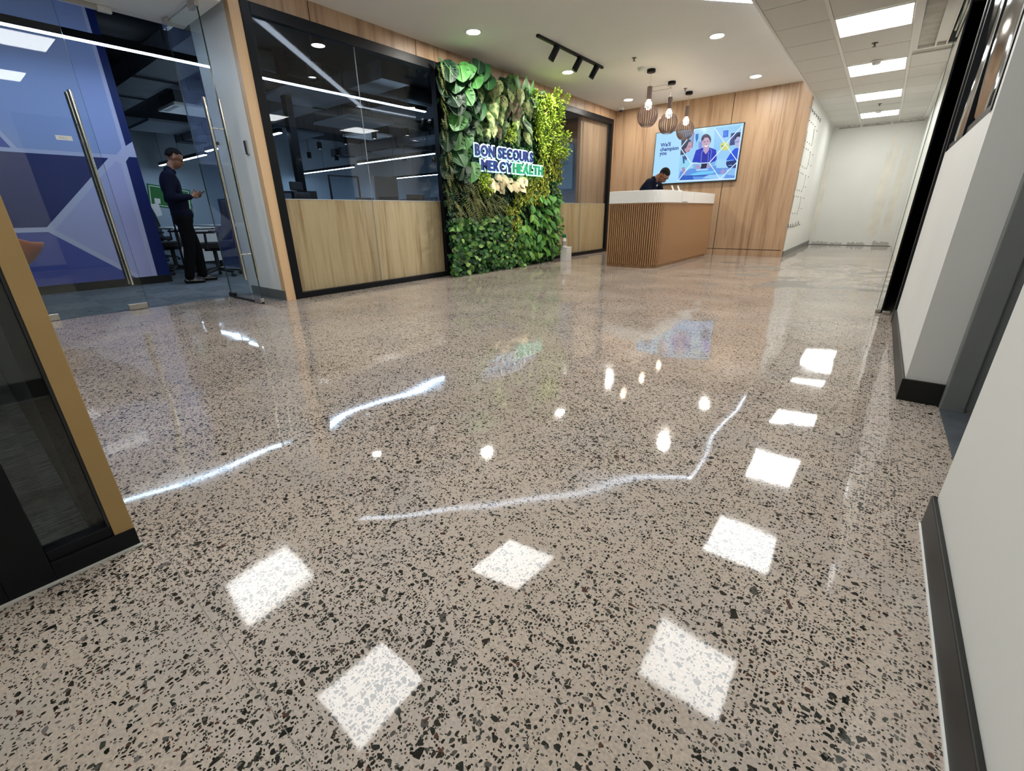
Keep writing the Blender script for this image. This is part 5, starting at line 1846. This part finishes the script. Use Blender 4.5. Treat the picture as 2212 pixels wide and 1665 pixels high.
# bench desks with screens and monitors
def bench(x0, x1, y, lab):
    t = empty('bench_desk', ((x0 + x1) / 2, y, 0), lab, 'desk', 'office bench desks')
    w = (x1 - x0) / 2
    box_obj('top', (-w, w, -0.7, 0.7, 0.715, 0.74), 'solid_white', t, bevel=0.003)
    for s in (-1, 1):
        box_obj('end_panel', (s * (w - 0.03) - 0.015, s * (w - 0.03) + 0.015, -0.65, 0.65, 0, 0.715), 'solid_white', t)
    box_obj('cable_beam', (-w + 0.05, w - 0.05, -0.06, 0.06, 0.60, 0.70), 'black_metal', t)
    nn = 3
    for k in range(nn):
        a = -w + 2 * w * k / nn
        box_obj('privacy_screen', (a + 0.02, a + 2 * w / nn - 0.02, -0.015, 0.015, 0.74, 1.30), 'blue_screen', t, bevel=0.004)
    return t


bench(-12.4, -8.9, 4.55, 'bench desk with grey screens at the left of the large window')
bench(-12.4, -9.1, 8.5, 'bench desk with grey screens in the middle of the large window')
bench(-16.4, -13.2, 8.8, 'bench desk with grey screens near the far office wall')
bench(-12.0, -8.8, 12.6, 'bench desk with grey screens at the far right of the office')
td = empty('side_desk', (-10.9, 3.15, 0), 'white topped desk with black legs behind the standing man', 'desk')
box_obj('top', (-1.0, 1.0, -0.35, 0.35, 0.70, 0.725), 'solid_white', td, bevel=0.003)
for sx in (-0.93, 0.93):
    for sy in (-0.3, 0.3):
        box_obj('leg', (sx - 0.02, sx + 0.02, sy - 0.02, sy + 0.02, 0, 0.70), 'black_metal', td)
box_obj('modesty_panel', (0.98, 1.0, -0.33, 0.33, 0.12, 0.68), 'solid_white', td)


def monitor(x, y, rz, lab, z=0.74):
    t = empty('monitor', (x, y, z), lab, 'monitor', 'office monitors', rz=rz)
    MB().rbox(-0.12, 0.12, -0.09, 0.09, 0, 0.012, r=0.03).build('foot', 'black_plastic', t)
    box_obj('stand', (-0.025, 0.025, 0.01, 0.03, 0.012, 0.38), 'black_plastic', t)
    box_obj('housing', (-0.31, 0.31, -0.012, 0.018, 0.25, 0.62), 'black_plastic', t, bevel=0.005)
    box_obj('display', (-0.30, 0.30, -0.0135, -0.012, 0.262, 0.61), 'shoe_black', t)
    box_obj('back_bulge', (-0.15, 0.15, 0.018, 0.04, 0.32, 0.52), 'black_plastic', t, bevel=0.008)


for (x, y, rz, lab) in ((-9.3, 4.95, 1.2, 'monitor on the left bench at the foot of the large window'), (-10.4, 5.0, 1.4, 'second monitor on the left bench'), (-9.5, 8.1, -1.5, 'monitor at the centre bottom of the large window'),
                        (-10.6, 8.1, -1.6, 'second monitor on the middle bench'), (-11.7, 8.1, -1.5, 'third monitor on the middle bench'), (-9.5, 12.2, -1.4, 'monitor on the far right bench')):
    monitor(x, y, rz, lab)
# partitions: steel post, brown board, glazed booth
pm = empty('steel_post', (-8.6, 4.62, 0), 'dark steel post rising at the left of the large window', 'post')
box_obj('shaft', (-0.07, 0.07, -0.06, 0.06, 0, 3.5), 'black_metal', pm, bevel=0.004)
box_obj('foot_plate', (-0.12, 0.12, -0.11, 0.11, 0, 0.012), 'black_metal', pm)
bp_ = empty('brown_partition', (-12.9, 9.8, 0), 'brown board partition at the right of the large window', 'partition')
box_obj('board', (-0.03, 0.03, -0.45, 0.45, 0.05, 2.05), 'brown_board', bp_, bevel=0.004)
for s in (-0.35, 0.35):
    box_obj('foot', (-0.15, 0.15, s - 0.02, s + 0.02, 0, 0.05), 'black_metal', bp_)
gb = empty('glass_booth', (-12.75, 8.2, 0), 'black framed glass booth behind the desks in the large window', 'booth')
for (a, b, c, d) in ((-0.5, -0.46, 0, 2.0), (0.46, 0.5, 0, 2.0), (-0.46, 0.46, 1.96, 2.0), (-0.46, 0.46, 0.0, 0.05)):
    box_obj('frame_bar', (-0.02, 0.02, a, b, c, d), 'black_metal', gb)
box_obj('pane', (-0.004, 0.004, -0.46, 0.46, 0.05, 1.96), 'glass_window', gb)

# green and white notice board on a stand behind the man
nb = empty('notice_board', (-8.6, 2.36, 0.13), 'green safety board with a white border behind the standing man', 'sign board')
Mt = Matrix.Rotation(math.radians(-8), 4, 'X')
m = MB()
m.box(-0.008, 0.008, -0.27, 0.27, 0.90, 1.21, M=Mt)
m.build('board', 'sign_green', nb, bevel=0.003)
for (a, b, c, d) in ((-0.25, 0.25, 0.92, 0.93), (-0.25, 0.25, 1.18, 1.19), (-0.25, -0.24, 0.92, 1.19), (0.24, 0.25, 0.92, 1.19)):
    m = MB()
    m.box(0.008, 0.0095, a, b, c, d, M=Mt)
    m.build('border_line', 'paper', nb)
m = MB()
m.box(0.008, 0.0095, -0.20, -0.13, 0.95, 1.02, M=Mt)
m.build('pictogram', 'paper', nb)
m = MB()
m.tube([(-0.02, -0.15, 0.99), (-0.05, -0.14, -0.13)], 0.012, 8)
m.tube([(-0.02, 0.12, 1.0), (-0.05, 0.10, -0.13)], 0.012, 8)
m.build('stand', 'black_metal', nb)
pp = MB()
pp.add([(0.02, -0.09, 0.78), (0.03, -0.02, 0.80), (0.03, -0.03, 0.97), (0.02, -0.13, 0.95)], [(0, 1, 2, 3)])
ppo = pp.build('paper_sheet', 'paper', nb)
ppo.modifiers.new('t', 'SOLIDIFY').thickness = 0.002

# terracotta tub chair behind the mustard post
tc_ = empty('tub_chair', (-6.95, 0.38, 0), 'terracotta moulded tub chair half hidden by the mustard post', 'chair')
m = MB()
n, rg = 28, 7
for j in range(rg):
    f = j / (rg - 1)
    for k in range(n):
        a = 2 * PI * k / n
        back = max(0, -math.cos(a - 2.4))
        rim = 0.66 + 0.16 * back
        r = [0.02, 0.16, 0.26, 0.31, 0.36, 0.40, 0.43][j]
        z = [0.43, 0.43, 0.45, 0.50, 0.56, 0.61, rim][j]
        if j in (3, 4, 5):
            z = 0.45 + (rim - 0.45) * (j - 2) / 4
        m.v.append((r * math.cos(a) * 1.0, r * math.sin(a) * 0.95, z))
for j in range(rg - 1):
    for k in range(n):
        m.face((j * n + k, j * n + (k + 1) % n, (j + 1) * n + (k + 1) % n, (j + 1) * n + k))
sh = m.build('shell', 'terracotta', tc_, smooth=True)
sd = sh.modifiers.new('thick', 'SOLIDIFY')
sd.thickness = 0.03
sb = sh.modifiers.new('sub', 'SUBSURF')
sb.levels = sb.render_levels = 1
for a in (0.8, 2.3, 3.9, 5.5):
    m = MB()
    m.tube([(0.16 * math.cos(a), 0.16 * math.sin(a), 0.43), (0.28 * math.cos(a), 0.28 * math.sin(a), 0.0)], [0.016, 0.011], 8)
    m.build('leg', 'black_metal', tc_, smooth=True)

# ================================================================== PEOPLE
def cap_mesh(m, p, q, r0, r1, n=14, hemi=4):
    p, q = Vector(p), Vector(q)
    d = (q - p)
    d = d.normalized() if d.length > 1e-6 else Vector((0, 0, 1))
    a = d.orthogonal().normalized()
    b = d.cross(a)
    rings = []
    for k in range(hemi, 0, -1):
        t = PI / 2 * k / (hemi + 0.0)
        rings.append((p - d * r0 * math.sin(t) * 0.999, max(r0 * math.cos(t), r0 * 0.02)))
    rings.append((p, r0))
    rings.append((q, r1))
    for k in range(1, hemi + 1):
        t = PI / 2 * k / hemi
        rings.append((q + d * r1 * math.sin(t) * 0.999, max(r1 * math.cos(t), r1 * 0.02)))
    vs, fs = [], []
    for (c, r) in rings:
        for k in range(n):
            t = 2 * PI * k / n
            vs.append(c + (a * math.cos(t) + b * math.sin(t)) * r)
    for j in range(len(rings) - 1):
        for k in range(n):
            fs.append((j * n + k, j * n + (k + 1) % n, (j + 1) * n + (k + 1) % n, (j + 1) * n + k))
    fs += [tuple(range(n - 1, -1, -1)), tuple(range((len(rings) - 1) * n, len(rings) * n))]
    m.add(vs, fs)


def ell_mesh(m, c, r, Mr, n=20, h=12):
    vs, fs = [], []
    for j in range(h + 1):
        t = PI * (0.02 + 0.96 * j / h)
        for k in range(n):
            a = 2 * PI * k / n
            v = Vector((r[0] * math.sin(t) * math.cos(a), r[1] * math.sin(t) * math.sin(a), r[2] * math.cos(t)))
            vs.append(Vector(c) + Mr @ v)
    for j in range(h):
        for k in range(n):
            fs.append((j * n + k, (j + 1) * n + k, (j + 1) * n + (k + 1) % n, j * n + (k + 1) % n))
    fs += [tuple(range(n)), tuple(range((h + 1) * n - 1, h * n - 1, -1))]
    m.add(vs, fs)


def figure(prims, mats, voxel, name='person'):
    """one continuous skin around all the volumes; each face takes the colour of the volume it belongs to"""
    m = MB()
    for pr in prims:
        if pr[0] == 'c':
            cap_mesh(m, pr[1], pr[2], pr[3], pr[4])
        else:
            ell_mesh(m, pr[1], pr[2], pr[3])
    me = m.mesh('tmp', mats)
    o = bpy.data.objects.new('tmp', me)
    COL.objects.link(o)
    rm_ = o.modifiers.new('r', 'REMESH')
    rm_.mode = 'VOXEL'
    rm_.voxel_size = voxel
    s_ = o.modifiers.new('s', 'SMOOTH')
    s_.factor = 0.5
    s_.iterations = 3
    dg = bpy.context.evaluated_depsgraph_get()
    dg.update()
    out = bpy.data.meshes.new_from_object(o.evaluated_get(dg))
    bpy.data.objects.remove(o)
    out.name = name
    nf = len(out.polygons)
    cen = np.zeros(nf * 3)
    out.polygons.foreach_get('center', cen)
    cen = cen.reshape(-1, 3)
    best = np.full(nf, 1e9)
    lab = np.zeros(nf, int)
    for pr in prims:
        if pr[0] == 'c':
            a, b = np.array(pr[1], float), np.array(pr[2], float)
            ab = b - a
            t = np.clip(((cen - a) @ ab) / max(ab @ ab, 1e-9), 0, 1)
            d = np.linalg.norm(cen - a - t[:, None] * ab, axis=1) - (pr[3] + (pr[4] - pr[3]) * t)
            li = pr[5]
        else:
            Mi = np.array(pr[3].inverted())
            q = ((cen - np.array(pr[1])) @ Mi.T) / np.array(pr[2])
            d = (np.linalg.norm(q, axis=1) - 1) * min(pr[2])
            li = pr[4]
        w = d < best
        best[w] = d[w]
        lab[w] = li
    out.materials.clear()
    for q in mats:
        out.materials.append(MATS[q])
    out.polygons.foreach_set('material_index', lab.tolist())
    out.polygons.foreach_set('use_smooth', [True] * nf)
    out.update()
    ob = bpy.data.objects.new(name, out)
    COL.objects.link(ob)
    return ob


I3 = Matrix.Identity(3)
SK, SH, TR, SO, DKM = 0, 1, 2, 3, 4


def head_prims(c, pitch, yaw=0.0):
    """head centred at c, face towards local +Y, pitched down"""
    Mr = Matrix.Rotation(yaw, 3, 'Z') @ Matrix.Rotation(-pitch, 3, 'X')
    def P(x, y, z):
        return tuple(Vector(c) + Mr @ Vector((x, y, z)))
    pr = [('e', P(0, -0.012, 0.025), (0.076, 0.096, 0.092), Mr, SK),
          ('e', P(0, 0.018, -0.035), (0.062, 0.074, 0.085), Mr, SK),
          ('c', P(0, 0.045, -0.098), P(0, 0.052, -0.092), 0.028, 0.024, SK),
          ('c', P(0, 0.088, 0.012), P(0, 0.104, -0.026), 0.009, 0.014, SK),
          ('c', P(-0.012, 0.096, -0.030), P(0.012, 0.096, -0.030), 0.009, 0.009, SK),
          ('c', P(-0.04, 0.074, 0.022), P(0.04, 0.074, 0.022), 0.013, 0.013, SK),
          ('c', P(-0.020, 0.088, -0.060), P(0.020, 0.088, -0.060), 0.008, 0.008, SK),
          ('c', P(-0.018, 0.084, -0.072), P(0.018, 0.084, -0.072), 0.008, 0.008, SK)]
    for s in (-1, 1):
        pr.append(('e', P(s * 0.078, -0.012, -0.012), (0.008, 0.016, 0.027), Mr, SK))
        pr.append(('e', P(s * 0.032, 0.082, 0.006), (0.012, 0.006, 0.0055), Mr, DKM))
        pr.append(('c', P(s * 0.048, 0.076, 0.030), P(s * 0.018, 0.086, 0.030), 0.0045, 0.005, DKM))
    return pr, P, Mr


def hair_mesh(parent, P, Mr, c, name='hair'):
    m = MB()
    n, h = 30, 18
    rx, ry, rz = 0.081, 0.099, 0.098
    idx = {}
    def keep(v):
        # hairline: high on the forehead, low at the nape
        return v.z > (0.050 if v.y > 0.05 else (0.022 if v.y > -0.02 else -0.045))
    grid = []
    for j in range(h + 1):
        t = PI * 0.72 * j / h
        row = []
        for k in range(n):
            a = 2 * PI * k / n
            v = Vector((rx * math.sin(t) * math.cos(a), ry * math.sin(t) * math.sin(a), rz * math.cos(t)))
            row.append((v, Vector(P(v.x, v.y - 0.017, v.z + 0.026))))
        grid.append(row)
    for j in range(h):
        for k in range(n):
            q = [grid[j][k], grid[j + 1][k], grid[j + 1][(k + 1) % n], grid[j][(k + 1) % n]]
            if all(keep(x[0]) for x in q):
                ids = []
                for (jj, kk) in ((j, k), (j + 1, k), (j + 1, (k + 1) % n), (j, (k + 1) % n)):
                    if (jj, kk) not in idx:
                        idx[(jj, kk)] = len(m.v)
                        m.v.append(tuple(grid[jj][kk][1]))
                    ids.append(idx[(jj, kk)])
                m.face(ids)
    o = m.build(name, 'hair_black', parent, smooth=True)
    md = o.modifiers.new('t', 'SOLIDIFY')
    md.thickness = 0.012
    md.offset = -0.6
    return o


def hand(wrist, fwd, palm_n, side, curl, s=1):
    """palm and five fingers; fwd along the fingers, palm_n out of the palm, thumb on +side"""
    w, f, pn, sd = Vector(wrist), Vector(fwd).normalized(), Vector(palm_n).normalized(), Vector(side).normalized()
    pr = []
    for k in range(4):
        off = sd * (0.027 - 0.018 * k)
        k0 = w + f * 0.085 + off
        pr.append(('c', tuple(w + f * 0.012 + off * 0.7), tuple(k0), 0.014, 0.0125, SK))
        ln = (0.038, 0.043, 0.040, 0.031)[k]
        ang = curl
        p = k0
        d = f
        for q in range(3):
            ax = sd
            d = (f * math.cos(ang) + pn * math.sin(ang))
            p2 = p + d * ln * (1, 0.75, 0.6)[q]
            pr.append(('c', tuple(p), tuple(p2), (0.0095, 0.009, 0.0085)[q], (0.009, 0.0085, 0.0075)[q], SK))
            p = p2
            ang += curl
    b = w + f * 0.025 + sd * 0.03
    t1 = b + (f * 0.6 + sd * 0.55 + pn * 0.5).normalized() * 0.042
    t2 = t1 + (f * 0.85 + sd * 0.1 + pn * 0.5).normalized() * 0.032
    pr.append(('c', tuple(b), tuple(t1), 0.014, 0.0105, SK))
    pr.append(('c', tuple(t1), tuple(t2), 0.0105, 0.0085, SK))
    return pr


def shoe(ankle, fwd):
    a, f = Vector(ankle), Vector(fwd).normalized()
    s = Vector((-f.y, f.x, 0))
    b = Vector((a.x, a.y, 0))
    pr = [('c', tuple(a + Vector((0, 0, 0.02))), tuple(b + Vector((0, 0, 0.055))), 0.048, 0.046, SO)]
    for off, r0, r1 in ((0.018, 0.034, 0.026), (-0.018, 0.034, 0.026)):
        pr.append(('c', tuple(b - f * 0.05 + s * off + Vector((0, 0, 0.036))), tuple(b + f * 0.15 + s * off * 0.8 + Vector((0, 0, 0.028))), r0, r1, SO))
    pr.append(('c', tuple(b + f * 0.02 + Vector((0, 0, 0.062))), tuple(b + f * 0.13 + Vector((0, 0, 0.034))), 0.042, 0.030, SO))
    return pr


# ---- man in navy looking at his phone.  local: +Y forward, +X his right
hc = (0.0, 0.095, 1.635)
pr, P1, M1 = head_prims(hc, math.radians(28), math.radians(-8))
body = pr + [
    ('c', (0, -0.01, 1.47), (0, 0.05, 1.575), 0.054, 0.050, SK),
    ('c', (-0.04, -0.018, 1.487), (0.04, -0.018, 1.487), 0.044, 0.044, SH),
    ('c', (-0.035, 0.03, 1.462), (0.035, 0.03, 1.462), 0.036, 0.036, SH),
    ('e', (0, -0.035, 1.29), (0.178, 0.118, 0.20), I3, SH),
    ('c', (-0.145, -0.035, 1.405), (0.145, -0.035, 1.405), 0.068, 0.068, SH),
    ('c', (-0.10, -0.03, 1.45), (0.10, -0.03, 1.45), 0.045, 0.045, SH),
    ('e', (0, -0.005, 1.06), (0.165, 0.120, 0.21), I3, SH),
    ('e', (0, 0.01, 0.93), (0.175, 0.132, 0.12), I3, SH),
    ('c', (-0.07, 0.0, 0.86), (0.07, 0.0, 0.86), 0.112, 0.112, TR),
    ('c', (0.17, -0.04, 1.395), (0.245, -0.11, 1.135), 0.066, 0.054, SH),
    ('c', (0.245, -0.11, 1.135), (0.115, 0.125, 1.150), 0.054, 0.040, SH),
    ('c', (-0.17, -0.03, 1.395), (-0.245, -0.06, 1.125), 0.066, 0.054, SH),
    ('c', (-0.245, -0.06, 1.125), (-0.095, 0.150, 1.155), 0.054, 0.040, SH),
    ('c', (0.115, 0.125, 1.150), (0.085, 0.170, 1.165), 0.029, 0.026, SK),
    ('c', (-0.095, 0.150, 1.155), (-0.070, 0.190, 1.170), 0.029, 0.026, SK),
    ('c', (0.085, 0.0, 0.85), (0.100, -0.03, 0.47), 0.098, 0.074, TR),
    ('c', (0.100, -0.03, 0.47), (0.105, -0.115, 0.10), 0.074, 0.062, TR),
    ('c', (-0.080, 0.01, 0.85), (-0.085, 0.085, 0.47), 0.098, 0.074, TR),
    ('c', (-0.085, 0.085, 0.47), (-0.095, 0.085, 0.10), 0.074, 0.062, TR),
]
body += hand((0.085, 0.170, 1.165), (-0.55, 0.8, 0.12), (-0.75, -0.45, 0.35), (0.1, -0.1, 1), 0.45)
body += hand((-0.070, 0.190, 1.170), (0.45, 0.85, 0.12), (0.75, -0.45, 0.35), (-0.1, -0.1, 1), 0.45)
body += shoe((0.105, -0.115, 0.09), (0.25, 1, 0)) + shoe((-0.095, 0.085, 0.09), (0.2, 1, 0))
man = figure(body, ['skin', 'navy_cloth', 'black_cloth', 'shoe_black', 'hair_black'], 0.0075)
man.location = (-7.72, 2.33, 0.002)
man.rotation_euler = (0, 0, -0.12)
tag(man, 'man in navy shirt and black trousers standing and looking at a phone', 'person')
hair_mesh(man, P1, M1, hc)
MB().rbox(-0.022, 0.022, -0.003, 0.003, 0.0, 0.085, r=0.0025).build('badge', 'paper', man, loc=(0.06, 0.145, 0.93))
MB().tube([(0.06, 0.145, 1.01), (0.075, 0.135, 1.06)], 0.004, 6).build('badge_cord', 'black_cloth', man)
ph = MB()
Mp = Matrix.Translation((0.0, 0.285, 1.185)) @ Matrix.Rotation(math.radians(38), 4, 'X')
ph.rbox(-0.036, 0.036, -0.075, 0.075, -0.005, 0.005, r=0.010, M=Mp)
pho = ph.build('mobile_phone', 'black_plastic', None, bevel=0.001)
pho.location = man.location
pho.rotation_euler = man.rotation_euler
tag(pho, 'black mobile phone held by the standing man', 'phone')

# ---- receptionist bending over the desk.  local: +Y forward (towards the desk), +X his right
hc2 = (0.02, 0.46, 1.455)
pr, P2, M2 = head_prims(hc2, math.radians(58), math.radians(-22))
body = pr + [
    ('c', (0, 0.28, 1.40), (0.005, 0.40, 1.46), 0.060, 0.055, SK),
    ('c', (-0.04, 0.27, 1.40), (0.04, 0.27, 1.40), 0.058, 0.058, SH),
    ('e', (0, 0.16, 1.25), (0.18, 0.125, 0.20), Matrix.Rotation(math.radians(-42), 3, 'X'), SH),
    ('c', (-0.15, 0.245, 1.345), (0.15, 0.245, 1.345), 0.072, 0.072, SH),
    ('e', (0, 0.015, 1.06), (0.165, 0.125, 0.20), Matrix.Rotation(math.radians(-30), 3, 'X'), SH),
    ('e', (0, -0.05, 0.93), (0.175, 0.135, 0.13), I3, SH),
    ('c', (-0.07, -0.05, 0.86), (0.07, -0.05, 0.86), 0.112, 0.112, TR),
    ('c', (0.18, 0.25, 1.335), (0.25, 0.33, 1.06), 0.066, 0.052, SH),
    ('c', (0.25, 0.33, 1.06), (0.13, 0.52, 0.86), 0.052, 0.040, SH),
    ('c', (-0.18, 0.25, 1.335), (-0.25, 0.35, 1.06), 0.066, 0.052, SH),
    ('c', (-0.25, 0.35, 1.06), (-0.12, 0.54, 0.86), 0.052, 0.040, SH),
    ('c', (0.13, 0.52, 0.86), (0.11, 0.55, 0.825), 0.029, 0.026, SK),
    ('c', (-0.12, 0.54, 0.86), (-0.10, 0.57, 0.825), 0.029, 0.026, SK),
    ('c', (0.085, -0.05, 0.85), (0.10, 0.0, 0.47), 0.098, 0.074, TR),
    ('c', (0.10, 0.0, 0.47), (0.105, -0.04, 0.10), 0.074, 0.062, TR),
    ('c', (-0.085, -0.05, 0.85), (-0.10, 0.02, 0.47), 0.098, 0.074, TR),
    ('c', (-0.10, 0.02, 0.47), (-0.105, 0.0, 0.10), 0.074, 0.062, TR),
]
body += hand((0.11, 0.55, 0.825), (-0.15, 0.9, -0.55), (0, -0.3, -1), (-1, 0, 0), 0.22)
body += hand((-0.10, 0.57, 0.825), (0.15, 0.9, -0.55), (0, -0.3, -1), (1, 0, 0), 0.22)
body += shoe((0.105, -0.04, 0.09), (0.1, 1, 0)) + shoe((-0.105, 0.0, 0.09), (-0.1, 1, 0))
rec = figure(body, ['skin_dark', 'navy_cloth', 'black_cloth', 'shoe_black', 'hair_black'], 0.0075)
rec.location = (-3.66, 8.55, 0.002)
rec.rotation_euler = (0, 0, -PI / 2 - 0.12)
tag(rec, 'man in dark navy bending over the reception desk with head bowed', 'person')
hair_mesh(rec, P2, M2, hc2)
MB().cyl((0.05, 0.352, 1.30), (0.055, 0.362, 1.296), 0.016, n=14).build('pin_badge', 'grey_plastic', rec)
